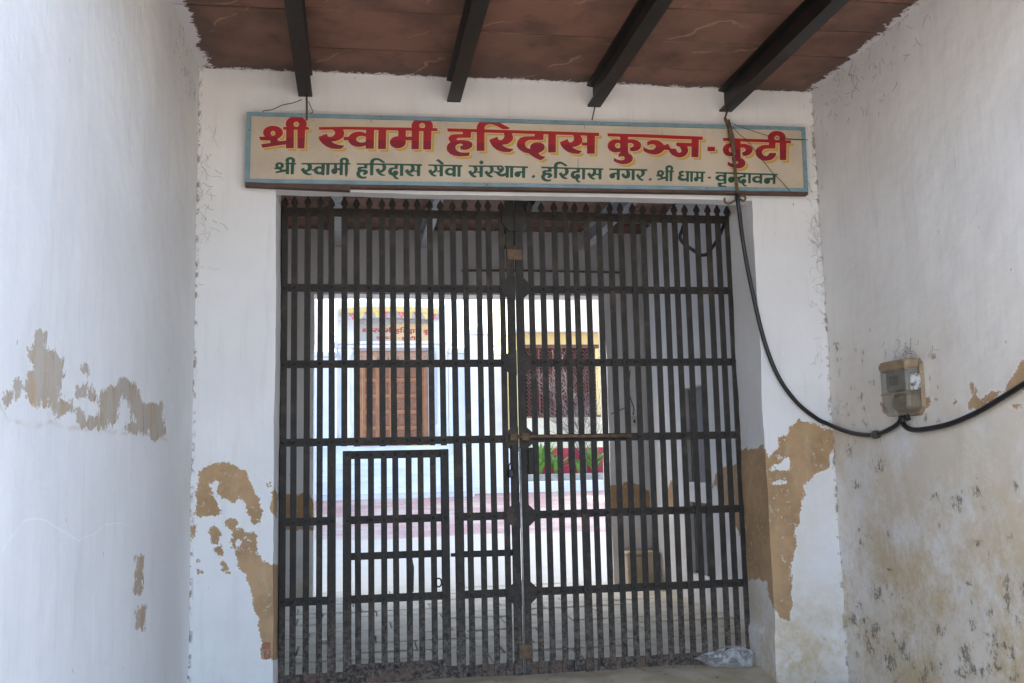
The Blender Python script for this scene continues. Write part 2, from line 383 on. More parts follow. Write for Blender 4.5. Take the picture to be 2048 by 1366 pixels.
BRICKS = [grp(p, 1448, 666, 1.9517) for p in ([(208,760),(228,765),(226,825),(206,822)], [(232,1075),(252,1078),(250,1105),(234,1106)])] + \
         [grp(p, 0, 600, 1.7833) for p in ([(938,1222),(968,1222),(968,1245),(936,1242)], [(942,1252),(968,1250),(968,1280),(944,1278)])]
MOLD = [(605,515,34,28),(515,595,20,20),(915,650,28,54),(985,615,22,46),(825,640,22,24),(835,725,14,40),(540,785,34,50),(635,790,16,22),(990,820,18,26),(1120,800,16,26),(1145,590,18,42),(600,1000,26,56),(575,1210,26,60),(545,1130,20,30),(700,1220,20,40),(850,1310,24,40),(935,1260,26,60),(640,1290,34,60),(1060,1200,60,40),(1150,1100,20,50),(1100,970,14,40),(1000,1310,60,40),(1130,1250,30,50),(820,1200,20,30),(930,1330,30,30),(465,285,26,40),(490,460,14,30),(750,1130,14,20),(1040,1090,22,24),(810,1300,16,40),(1020,690,12,14),(660,840,12,16)]
MOLD = [(1448 + a / 1.9517, 666 + b / 1.9517, c / 1.9517, d / 1.9517) for a, b, c, d in MOLD]

_r2 = random.Random(4)
for _ in range(60): MOLD.append((_r2.uniform(1700, 2060), 1130 + 236 * _r2.random() ** .6, _r2.uniform(3, 14), _r2.uniform(4, 18)))
for _ in range(26): MOLD.append((_r2.uniform(1670, 1760), _r2.uniform(690, 900), _r2.uniform(2, 9), _r2.uniform(3, 10)))
for _ in range(14): MOLD.append((_r2.uniform(1830, 1900), _r2.uniform(690, 850), _r2.uniform(2, 7), _r2.uniform(3, 8)))
def peel_attr(V, polys, holes=()):
    x, y, z = topix(V); z = np.maximum(z, .5); k = z / FPX
    d = np.full(len(V), .6)
    def one(pl):
        pl = np.asarray(pl); m = (x > pl[:, 0].min() - 60) & (x < pl[:, 0].max() + 60) & (y > pl[:, 1].min() - 60) & (y < pl[:, 1].max() + 60)
        r = np.full(len(V), .6)
        if m.any(): r[m] = polysd(x[m], y[m], pl) * k[m]
        return r
    for p in polys: d = np.minimum(d, one(p))
    for p in holes: d = np.maximum(d, -one(p))
    return d
RIDGE = [(0, 808), (17, 836), (45, 841), (73, 850), (101, 847), (129, 855), (168, 858), (213, 861), (269, 866), (336, 880)]
SCORE = [(0, 1106), (14, 1082), (45, 1043), (65, 1035), (90, 1040), (125, 1062), (157, 1082), (185, 1068), (215, 1045), (245, 1046), (265, 1054)]
def curve_attr(V, pts):
    x, y, z = topix(V); q = np.array(pts, float); d = (y - np.interp(x, q[:, 0], q[:, 1])) * z / FPX
    return np.where(x > q[-1, 0], .5, np.clip(d, -.5, .5))
def mold_attr(V):
    x, y, z = topix(V); m = np.zeros(len(V))
    for a, b, c, d in MOLD: m = np.maximum(m, np.clip(1.35 - np.hypot((x - a) / c, (y - b) / d) * .8, 0, 1))
    return m

def lines(a, b, step, extra=()):
    n = max(1, int(round(abs(b - a) / step))); l = list(np.linspace(a, b, n + 1))
    for e in extra:
        i = int(np.argmin([abs(q - e) for q in l])); l[i] = e
    return l
def sheet(path, zl, hole=None, flip=False):
    """a wall face: path = list of (x, y), extruded over the heights zl; hole(xm, ym, zm) leaves faces out"""
    n = len(path); V = [(p[0], p[1], z) for z in zl for p in path]; F = []
    for j in range(len(zl) - 1):
        for i in range(n - 1):
            if hole and hole((path[i][0] + path[i + 1][0]) / 2, (path[i][1] + path[i + 1][1]) / 2, (zl[j] + zl[j + 1]) / 2): continue
            q = (j * n + i, j * n + i + 1, (j + 1) * n + i + 1, (j + 1) * n + i)
            F.append(q[::-1] if flip else q)
    return np.array(V, float), F
def hsheet(xl, yl, z, flip=False):
    n = len(xl); V = [(x, y, z) for y in yl for x in xl]; F = []
    for j in range(len(yl) - 1):
        for i in range(n - 1):
            q = (j * n + i, j * n + i + 1, (j + 1) * n + i + 1, (j + 1) * n + i); F.append(q[::-1] if flip else q)
    return np.array(V, float), F
def wall_part(name, sheets, boxes, parent, polys=(), holes=(), stain=None, mold=False, corner=None, label=None, amp=1.0, thin=0.0, grow=0.0, film=None, push=None):
    V = np.zeros((0, 3)); F = []
    for v, f in sheets: F += [tuple(i + len(V) for i in q) for q in f]; V = np.vstack([V, v])
    raw = V.copy(); V = wobble(V, amp) if len(V) else V
    if push: V = V + np.array([push(*p) for p in raw])
    ns = len(V); nf = len(F)
    mb = MB()
    for a, b in boxes: mb.box(a, b)
    F += [tuple(i + ns for i in q) for q in mb.f]
    if mb.v: V = np.vstack([V, np.array(mb.v)]); raw = np.vstack([raw, np.array(mb.v)])
    me = bpy.data.meshes.new(name)
    peel = peel_attr(raw, polys, holes) if polys else np.full(len(raw), .6)
    me.from_pydata([tuple(p) for p in V], [], F); me.materials.append(PLASTER)
    sm = np.zeros(len(F), bool); sm[:nf] = True; me.polygons.foreach_set('use_smooth', sm)
    setattrs(me, ridge=curve_attr(raw, RIDGE) if name == 'side_wall' and thin else np.full(len(raw), .5), score=curve_attr(raw, SCORE) if name == 'side_wall' and thin else np.full(len(raw), .5), film=np.array([film(*p) for p in raw]) if film else np.zeros(len(raw)), thin=np.full(len(raw), thin), peel=peel - grow, brick=np.full(len(raw), .6), mold=mold_attr(raw) if mold else np.zeros(len(raw)),
             stain=np.array([stain(*p) for p in raw]) if stain else np.zeros(len(raw)), corner=np.array([corner(*p) for p in raw]) if corner else np.full(len(raw), 1.0))
    me.update(); o = link(name, me, parent)
    if label: o['label'] = label
    return o

# ------------------------------------------------------------------ ground
mb = MB(); mb.box((-400, -300, -.30), (400, 600, -.14)); tag(mb.build('street', STREET), kind='structure')
v, f = hsheet(lines(XL, XR, .15), lines(-4.8, -.62, .12), -.035)
v[:, 2] += .012 * vnoise(v, 2.5, 3) + .006 * vnoise(v, 9, 4)
mb = MB(); mb.add(v, f, True); mb.box((XL, -4.8, -.139), (XR, -.62, -.06))
tag(mb.build('porch_floor', CONCRETE), kind='structure')
v, f = hsheet(lines(OL + .01, OR - .01, .06), lines(-.64, .10, .04), 0)
for p in v:
    t_ = (p[1] + .64) / .74; p[2] = -.035 + .055 * min(1, max(0, (t_ - .12) / .5))
v[:, 2] += .008 * vnoise(v, 4, 5) + .005 * vnoise(v, 14, 6)
mb = MB(); mb.add(v, f, True); mb.box((OL + .02, -.60, -.139), (OR - .02, .09, -.07)); tag(mb.build('threshold', CONCRETE), kind='structure')

mb = MB(); mb.box((PXL, .10, -.139), (PXR, YE2 + .3, -.012)); pfloor = tag(mb.build('passage_floor', FLAGJOINT), kind='structure')
y = .12; row = 0
while y < YE2 + .25:
    d = random.uniform(.30, .52); y1 = min(y + d, YE2 + .29); x = PXL + .01 - random.uniform(0, .5)
    while x < PXR:
        w = random.uniform(.55, 1.1); a, b = max(x, PXL + .01), min(x + w, PXR - .01)
        if b - a > .06:
            g = .007; e = [random.uniform(-.010, .010) for _ in range(4)]; z1 = random.uniform(.0, .012); tz = [z1 + random.uniform(-.004, .004) for _ in range(4)]
            q = [(a + g, y + g + e[0]), (b - g, y + g + e[1]), (b - g, y1 - g + e[2]), (a + g, y1 - g + e[3])]
            m2 = MB(); V2 = [(px, py, -.05) for px, py in q] + [(px, py, tz[i] - .008) for i, (px, py) in enumerate(q)]
            cx_, cy_ = (a + b) / 2, (y + y1) / 2
            V2 += [(px + (.012 if px < cx_ else -.012), py + (.012 if py < cy_ else -.012), tz[i]) for i, (px, py) in enumerate(q)]
            m2.add(V2, [(8, 9, 10, 11)] + [(i, (i + 1) % 4, 4 + (i + 1) % 4, 4 + i) for i in range(4)] + [(4 + i, 4 + (i + 1) % 4, 8 + (i + 1) % 4, 8 + i) for i in range(4)])
            m2.build('flagstone', FLAG, pfloor)
        x += w
    y = y1; row += 1
def court_z(yy): return -.02 + max(0.0, min(1.0, (yy - 6.5) / 15.5)) * .70
yl = lines(YE2 + .29, 60, .5); v, f = hsheet([-30, -10, -4, -2, -1, 0, 1, 2, 3, 4, 6, 12, 30], yl, 0)
for p in v: p[2] = court_z(p[1])
mb = MB(); mb.add(v, f); tag(mb.build('courtyard_paving', PAVER), kind='structure')

# ------------------------------------------------------------------ gatehouse
gh = thing('gatehouse', 'whitewashed gatehouse with a porch and passage under red stone slabs on steel beams', 'building', (0, 0, 0))
zl = lines(-.12, ZC + .06, .025)
wall_part('side_wall', [sheet([(XL, y_) for y_ in lines(WALL_Y, YF, .025)], zl, flip=True)], [((XL - .45, WALL_Y, -.14), (XL - .02, YF + .5, 4.75))], gh, LWALL,
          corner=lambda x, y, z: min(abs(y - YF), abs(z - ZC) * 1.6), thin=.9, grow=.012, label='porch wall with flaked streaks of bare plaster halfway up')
wall_part('side_wall', [sheet([(XR, y_) for y_ in lines(WALL_Y, YF, .025)], zl)], [((XR + .02, WALL_Y, -.14), (XR + .55, YF + .5, 4.75))], gh, RWALL, mold=True,
          stain=lambda x, y, z: max(0, min(1, (1.85 - z) / 1.2)) * 1.0 + .22 * max(0, min(1, (2.6 - z) / .5)), film=lambda x, y, z: max(0, min(1, (3.0 - z) / 1.6)) * .75, corner=lambda x, y, z: min(abs(y - YF), abs(z - ZC) * 1.3), label='porch wall stained yellow with dark mould below the meter box')  # stain is real yellowing; the smooth beige tint paints in warm bounce light
xl = lines(XL, XR, .025, (OL, OR)); zl2 = lines(-.12, ZC + .06, .025, (OT,))
front = sheet([(x_, YF) for x_ in xl], zl2, hole=lambda x, y, z: OL < x < OR and z < OT)
zr = [z_ for z_ in zl2 if z_ <= OT + 1e-6]
revl = sheet([(OL, y_) for y_ in lines(YF, .06, .025)], zr, flip=True)
revr = sheet([(OR, y_) for y_ in lines(YF, .06, .025)], zr)
sof = hsheet([x_ for x_ in xl if OL - 1e-6 <= x_ <= OR + 1e-6], lines(YF, YF + .13, .03), OT, True)
def gpush(x, y, z):
    k = max(0, min(1, (.285 + .02 * math.sin(x * 9) - z) / .03)) if x > 2.5 else max(0, min(1, (.10 - z) / .03)) if x < -.4 else 0
    return (-.014 * k if x < OR + .004 and x > 2.5 else 0, -.016 * k if y < YF + .004 else 0, 0)
def gbounce(x, y, z): return (max(0, min(1, (1.6 - z) / 1.4)) * .7) if x > 2 else 0.0  # beige low on the right pier, painted-in bounce light plus some dirt
def gstain(x, y, z):
    s = max(0, min(1, (.75 - z) / .6)) * (.9 if x > 2 else .18)
    return s + (.22 if x > 2 and z < 1.4 else 0)
wall_part('gate_wall', [front, revl, revr, sof],
          [((PXL - .4, YF + .50, -.14), (OL - .004, .062, 4.75)), ((XL + .02, YF + .02, -.14), (OL - .02, YF + .50, 4.75)), ((OR + .02, YF + .02, -.14), (XR - .02, YF + .50, 4.75)), ((OR + .004, YF + .50, -.14), (PXR + .4, .062, 4.75)),
           ((OL - .018, YF + .016, OT + .018), (OR + .018, YF + .132, 4.75))], gh, LPIER + RPIER, RPIER_HOLE, grow=.008, stain=gstain, film=gbounce, push=gpush,
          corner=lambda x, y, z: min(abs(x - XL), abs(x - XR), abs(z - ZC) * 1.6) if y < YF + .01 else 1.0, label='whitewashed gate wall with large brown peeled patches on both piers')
BRICKRED = simple('old_red_brick', (.40, .17, .115), (.30, .12, .085), 30, .9, .5, c3=(.60, .50, .44), s3=60)
for pl_ in BRICKS[2:]:
    q = [aY(a, b, YF) for a, b in pl_]; xs_ = [p_[0] for p_ in q]; zs_ = [p_[2] for p_ in q]
    m2 = MB(); m2.box((min(xs_), YF - .007, min(zs_)), (min(max(xs_), OL - .012), YF + .03, max(zs_)), .006); m2.build('brick', BRICKRED, gh)
# passage walls
NICHES = [(2.60, 3.48, 1.27, 2.30), (2.70, 3.48, .28, 1.06)]
yl = lines(.06, YE, .05, (2.60, 2.70, 3.48)); zl3 = lines(-.12, ZP + .05, .05, (1.27, 2.30, .28, 1.06))
inn = lambda x, y, z: any(a < y < b and c < z < d for a, b, c, d in NICHES)
PR = [[(1535, 1180), (1425, 960), (1440, 935), (1500, 925), (1520, 1040)], [(1330, 985), (1345, 955), (1352, 1020), (1335, 1025)]]
wall_part('passage_wall', [sheet([(PXR, y_) for y_ in yl], zl3, hole=inn)],
          [((PXR + .20, .06, -.14), (PXR + .5, YE2, 4.75))] + [b for a, b_, c, d in NICHES for b in (((PXR + .004, a - .06, c), (PXR + .2, a, d)), ((PXR + .004, b_, c), (PXR + .2, b_ + .06, d)), ((PXR - .012, a - .03, c - .05), (PXR + .2, b_ + .03, c)), ((PXR + .004, a - .06, d), (PXR + .2, b_ + .06, d + .05)))],
          gh, PR, stain=lambda x, y, z: max(0, min(1, (1.3 - z) / 1.2)) * .5)
for a, b, c, d in NICHES:
    m2 = MB(); m2.box((PXR + .10, a + .004, c + .004), (PXR + .13, b - .004, d - .004)); m2.box((PXR + .085, (a + b) / 2 - .02, c + .004), (PXR + .10, (a + b) / 2 + .02, d - .004)); m2.build('shutter', SHUTTER, gh)
wall_part('passage_wall', [sheet([(PXL, y_) for y_ in lines(.06, YE, .08)], lines(-.12, ZP + .05, .08), flip=True)], [((PXL - .4, .064, -.14), (PXL - .02, YE2, 4.75))], gh)
xl4 = lines(PXL, PXR, .04, (EL, ER)); zl4 = lines(-.12, ZP + .05, .04, (ET,))
EP = [[(545, 995), (560, 985), (592, 990), (612, 985), (628, 1000), (628, 1060), (545, 1062)], [(1213, 970), (1240, 972), (1250, 965), (1275, 968), (1300, 985), (1305, 1017), (1213, 1017)]]
def eopen(x, y, z): return EL < x < ER and z < ET
wall_part('end_wall', [sheet([(x_, YE) for x_ in xl4], zl4, hole=eopen),
                       sheet([(EL, y_) for y_ in lines(YE, YE2, .04)], [z_ for z_ in zl4 if z_ <= ET + 1e-6], flip=True), sheet([(ER, y_) for y_ in lines(YE, YE2, .04)], [z_ for z_ in zl4 if z_ <= ET + 1e-6]),
                       hsheet([x_ for x_ in xl4 if EL - 1e-6 <= x_ <= ER + 1e-6], lines(YE, YE2, .05), ET, True)],
          [((PXL + .004, YE + .02, -.14), (EL - .018, YE2, 4.75)), ((ER + .018, YE + .02, -.14), (PXR - .004, YE2, 4.75)), ((EL - .018, YE + .02, ET + .018), (ER + .018, YE2, 4.75))], gh, EP,
          stain=lambda x, y, z: max(0, min(1, (1.0 - z) / .9)) * .8)
m2 = MB(); v, f = hsheet(lines(ER + .06, PXR - .02, .05), lines(YE - .42, YE - .01, .05), .62); m2.box((ER + .09, YE - .34, .005), (PXR - .015, YE - .02, .40), .015); m2.box((ER + .07, YE - .37, .40), (PXR - .015, YE - .02, .44), .01); m2.build('bench', CONCRETE, gh)
# roof with its slabs and beams
mb = MB(); mb.box((PXL - .5, ROOF_Y, ZC + .013), (PXR + .5, YF + .13, 4.9)); mb.box((PXL - .5, YF + .135, ZP + .013), (PXR + .5, YE2 + .3, 4.9))
roof = mb.build('roof', MORTAR, gh)
BX = [-.33, .70, 1.72, 2.72]; PBX = [-.17, .85, 1.90, 2.88]
def slabs(edges, y0, y1, z, rowcuts, edge):
    for bi in range(len(edges) - 1):
        cuts = [y0] + [c for c in rowcuts[bi] if y0 < c < y1] + [y1]
        for ci in range(len(cuts) - 1):
            a, b = edges[bi] + .004, edges[bi + 1] - .004; c, d = cuts[ci] + .013, cuts[ci + 1] - .013; zz = z + random.uniform(-.006, .008)
            xs = lines(a, b, .04); ys = lines(c, d, .04); v, f = hsheet(xs, ys, zz, True)
            n = len(xs); wob = .007 * vnoise(v * [1, 0, 1], 7, 50 + bi * 9 + ci)
            v[:n, 1] += wob[:n]; v[-n:, 1] += wob[-n:] - .003; v[:, 2] += .003 * vnoise(v, 5, 77)
            k = len(v); top = [(a, c, zz + .06), (b, c, zz + .06), (b, d, zz + .06), (a, d, zz + .06)]
            rim = [0, n - 1, k - 1, k - n]
            me = bpy.data.meshes.new('stone_slab')
            side = [tuple(list(range(n)) + [k + 1, k])[::-1], tuple(list(range(n - 1, k, n)) + [k + 2, k + 1])[::-1], tuple(list(range(k - 1, k - n - 1, -1)) + [k + 3, k + 2])[::-1], tuple(list(range(k - n, -1, -n)) + [k, k + 3])[::-1]]
            me.from_pydata([tuple(p) for p in v] + top, [], f + side); me.materials.append(SANDSTONE)
            setattrs(me, edge=np.array([edge(*p) for p in list(v) + top])); me.update(); link('stone_slab', me, roof)
cuts = []
for base in (-1.407, -.879, -1.22, -.77, -1.094):
    cuts.append(sorted([base + k * random.uniform(.50, .60) for k in (-4, -3, -2, -1)] + [base] + ([base + .53] if base < -1.1 else [])))
cuts[1] = [-2.6, -2.0, -1.44, -.879]; cuts[3] = [-2.7, -2.15, -1.677, -1.22, -.77]; cuts[4] = [-2.45, -1.894, -1.49, -1.094]; cuts[0] = [-2.5, -1.95, -1.407]; cuts[2] = [-2.4, -1.8, -1.22]
slabs([XL - .05] + BX + [XR + .05], ROOF_Y + .02, YF + .02, ZC, cuts, lambda x, y, z: min(YF - y + .0, (x - XL) - .05, (XR - x) - .02))
pc = [sorted([.35 + k * random.uniform(.50, .58) + random.uniform(-.1, .1) for k in range(9)]) for _ in range(5)]
slabs([PXL + .005] + PBX + [PXR - .005], YF + .14, YE + .015, ZP, pc, lambda x, y, z: min(YE - y, (x - PXL), (PXR - x)))
def ibeam(x, z0, z1, y0, y1, w, mat):
    t, tw = .014, .010; m2 = MB()
    pr = [(x - w / 2, z0), (x + w / 2, z0), (x + w / 2, z0 + t), (x + tw / 2, z0 + t + .008), (x + tw / 2, z1 - t - .008), (x + w / 2, z1 - t), (x + w / 2, z1), (x - w / 2, z1), (x - w / 2, z1 - t), (x - tw / 2, z1 - t - .008), (x - tw / 2, z0 + t + .008), (x - w / 2, z0 + t)]
    m2.prism([(a, b) for a, b in pr], 1, y0, y1)
    return m2.build('beam', mat, gh)
for x_ in BX: ibeam(x_, ZC - .175, ZC - .004, ROOF_Y + .03, YF + .10, .095, STEEL_BLACK)
for i, x_ in enumerate(PBX): ibeam(x_, ZP - .215, ZP - .004, YF + .15, YE + .12, .10, STEEL_GREY if i != 2 else STEEL_BLACK)

# ------------------------------------------------------------------ the iron gate: two leaves
RZ = [3.365, 2.803, 2.248, 1.690, 1.137, .590, .060]           # rail heights
RH = [.062, .056, .056, .056, .056, .056, .085]
GTOP = 3.478
def bar_mesh(z0, z1, w=.043, tip=True, name='bar'):
    t = .006; m2 = MB()
    if tip:
        pr = [(-w / 2, z0), (w / 2, z0), (w / 2, z1 - .105), (w * .36, z1 - .082), (w * .36, z1 - .070), (w * .62, z1 - .058), (w * .5, z1 - .036), (0, z1), (-w * .5, z1 - .036), (-w * .62, z1 - .058), (-w * .36, z1 - .070), (-w * .36, z1 - .082), (-w / 2, z1 - .105)]
    else: pr = [(-w / 2, z0), (w / 2, z0), (w / 2, z1), (-w / 2, z1)]
    n = len(pr); m2.prism(pr, 1, -t, t)
    return m2.mesh(name, IRON)
FULL = bar_mesh(.02, GTOP); UPPER = bar_mesh(RZ[3] - .035, GTOP); WICK = bar_mesh(.10, 1.60, .043, False)
def bar(me, x, parent, z0=0, y=0):
    return link('bar', me, parent, (x, random.uniform(-.002, .002) + y, z0 + random.uniform(-.006, .006)), (random.uniform(-.0012, .0012), random.uniform(-.0022, .0022), random.uniform(-.05, .05)))
def rail(parent, x0, x1, z, h, xs, name='rail', y0=.0085, rivets=True):
    m2 = MB(); m2.box((x0, y0, z - h / 2), (x1, y0 + .012, z + h / 2), .002)
    if rivets:
        for x in xs: m2.dome((x + random.uniform(-.003, .003), -.0075, z + random.uniform(-.005, .005)), .0125, (0, -1, 0))
    return m2.build(name, IRON, parent)
def octa(cx, cz, rx, rz, side):
    k = .42; pts = [(rx, -rz * k), (rx, rz * k), (rx * k, rz), (0, rz), (0, -rz), (rx * k, -rz)]
    p = [(cx + side * a, cz + b) for a, b in pts]
    return p if side > 0 else p[::-1]
SEAM = 1.187
LB = [569.5,590,614.8,640,664.8,688,713,737,762,786,810.6,835,859,882.6,907,931,955,977.7,1001]
LBX = [float(aY(p, 447, 0)[0]) for p in LB]
RB = [1063,1085,1109,1132,1154,1177,1199,1222,1245,1267,1289,1311,1332,1353,1375,1396,1419.5,1439,1459]
RBX = [float(aY(p, 524, 0)[0]) for p in RB]
left = thing('gate_leaf', 'dark iron bar gate leaf with a small wicket door cut into it', 'gate', (LBX[0], 0, 0), 'leaves of the iron gate')
right = thing('gate_leaf', 'plain dark iron bar gate leaf carrying the long sliding bolt', 'gate', (RBX[-1], 0, 0), 'leaves of the iron gate')
for k, x in enumerate(LBX): bar(UPPER if 5 <= k <= 13 else FULL, x, left)
WIDE = bar_mesh(.02, RZ[3], .060, False, 'stile')
link('stile', WIDE, left, (LBX[4] - .004, -.004, 0)); link('stile', WIDE, left, (LBX[14] + .012, -.004, 0))
for z, h in zip(RZ, RH):
    lo = RZ[3] - .1 > z
    if not lo: rail(left, LBX[0] - .02, SEAM - .068, z, h, LBX)
    elif z < .1: rail(left, LBX[0] - .02, SEAM - .012, z, h, LBX[:5] + LBX[14:])
    else:
        rail(left, LBX[0] - .02, LBX[4] + .02, z, h, LBX[:5]); rail(left, LBX[14] - .02, SEAM - .068, z, h, LBX[14:])
rail(left, LBX[14], SEAM - .06, .872, .045, [], rivets=False, y0=.012)
def stile_mesh(): m2 = MB(); m2.box((-.030, -.010, .02), (.030, .010, GTOP - .02), .003); return m2.mesh('centre_stile', IRON)
ST = stile_mesh()
link('centre_stile', ST, left, (SEAM - .034, 0, 0)); link('centre_stile', ST, right, (SEAM + .034, 0, 0))
for par, s in ((left, -1), (right, 1)):
    for i in range(1, 6):
        m2 = MB(); m2.prism(octa(SEAM + s * .003, RZ[i] + random.uniform(-.006, .006), .100, .092, s), 1, -.020, -.0105); m2.build('octagon_plate', IRON, par)
    m2 = MB(); m2.prism(octa(SEAM + s * .003, RZ[0] - .02, .092, .105, s), 1, -.024, -.0105)
    m2.box((SEAM + (s * .075 if s < 0 else .003), -.022, RZ[0] + .07), (SEAM + (-.003 if s < 0 else .075), -.0105, RZ[0] + .115), .004); m2.build('top_plate', IRON, par)
m2 = MB(); m2.box((SEAM - .055, -.021, 3.02), (SEAM + .058, -.0105, 3.10), .003); m2.build('patch_plate', RUST, left)
for x in RBX: bar(FULL, x, right)
link('stile', bar_mesh(.02, 1.15, .058, False, 'stile'), right, (RBX[4] + .005, -.004, 0))
for z, h in zip(RZ, RH): rail(right, SEAM + (.068 if z > .1 else .012), RBX[-1] + .02, z, h, RBX)
# hinge posts
for par, x in ((left, LBX[0] - .012), (right, RBX[-1] + .012)):
    m2 = MB(); m2.tube([(x, .03, .0), (x, .03, GTOP - .03)], .017, 10); m2.build('hinge_post', IRON, par)
# wicket door
wx0, wx1 = float(aY(694, 1000, 0)[0]), float(aY(890, 1000, 0)[0])
WX = [float(aY(p, 1050, 0)[0]) for p in (716, 742, 767.6, 792, 818, 842, 867)]
m2 = MB()
for x in (wx0, wx1): m2.box((x - .030, -.008, .105), (x + .030, .012, 1.625), .003)
wick = m2.build('wicket_door', IRON, left); wick['label'] = 'small barred wicket door in the gate leaf'
for x in WX: bar(WICK, x, wick)
for z, h, rv in ((1.595, .058, 1), (RZ[4], .056, 1), (.885, .050, 0), (.590, .056, 1), (.125, .05, 1)):
    m3 = MB(); m3.box((wx0 - .03, .0125, z - h / 2), (wx1 + .03, .023, z + h / 2), .002)
    if rv:
        for x in [wx0] + WX + [wx1]: m3.dome((x, -.0085, z), .0125, (0, -1, 0))
    m3.build('rail', IRON, wick)
m3 = MB(); m3.box((wx1 + .036, -.006, .86), (SEAM - .07, .006, .885), .003); m3.build('wicket_bolt', IRON, left)
p = aY(822, 1150, -.012); m3 = MB(); m3.prism([(p[0] - .008, .62), (p[0] + .018, .63), (p[0] + .022, .80), (p[0] + .010, .86), (p[0] - .008, .86)], 1, -.014, -.006); m3.build('latch_strap', IRON, wick)
p = aY(877, 1165, -.01); m3 = MB(); m3.tube([(p[0] + .022 * math.cos(a), -.012, p[2] + .03 * math.sin(a)) for a in np.linspace(0, 6.28, 14)], .006, 6); m3.build('ring_handle', IRON, wick)
# long sliding bolt, hasp, lock box and drop rod on the right leaf
zb = 1.700
m3 = MB(); m3.tube([(SEAM - .035, -.036, zb + .004), (SEAM + .3, -.036, zb + .002), (RBX[8] + .01, -.036, zb - .004)], .014, 10)
for x in (SEAM - .045, SEAM + .045): m3.box((x - .028, -.060, zb - .028), (x + .028, -.021, zb + .030), .008)
m3.build('sliding_bolt', RUST, right)
p = aY(1143, 918, -.02); m3 = MB(); m3.prism([(p[0] - .020, zb - .02), (p[0] - .024, zb - .20), (p[0], zb - .265), (p[0] + .024, zb - .20), (p[0] + .020, zb - .02)], 1, -.028, -.016); m3.prism([(p[0] - .004, zb - .10), (p[0] - .004, zb - .19), (p[0] + .004, zb - .19), (p[0] + .004, zb - .10)], 1, -.031, -.0275); m3.build('hasp', IRON, right)
p = aY(1062, 920, -.02); m3 = MB(); m3.box((p[0] - .022, -.034, p[2] - .10), (p[0] + .022, -.010, p[2] + .09), .004); m3.build('lock_case', IRON, right)
m3 = MB(); m3.tube([(SEAM + .004, -.032, 1.62), (SEAM + .004, -.030, .9), (SEAM + .005, -.030, .035)], .0075, 8); m3.build('drop_rod', BRIGHT_ROD, right)
m3 = MB(); m3.box((SEAM - .040, -.042, .13), (SEAM + .062, -.0215, .235), .006); m3.build('rod_socket', RUST, right)
# padlock
pc_ = aY(1022, 940, -.045); pl = thing('padlock', 'dark padlock hanging open beside the octagonal plate of the iron gate', 'padlock', tuple(pc_))
m3 = MB(); m3.box((pc_[0] - .022, -.058, pc_[2] - .055), (pc_[0] + .022, -.030, pc_[2] + .005), .007); m3.build('lock_body', STEEL_BLACK, pl)
m3 = MB(); m3.tube([(pc_[0] + .014 * math.cos(a), -.044, pc_[2] + .004 + .05 * math.sin(a)) for a in np.linspace(0, math.pi, 10)], .0045, 6); m3.tube([(pc_[0], -.040, pc_[2] + .05), (pc_[0] + .003, -.03, pc_[2] + .17)], .006, 6); m3.build('shackle', STEEL_BLACK, pl)

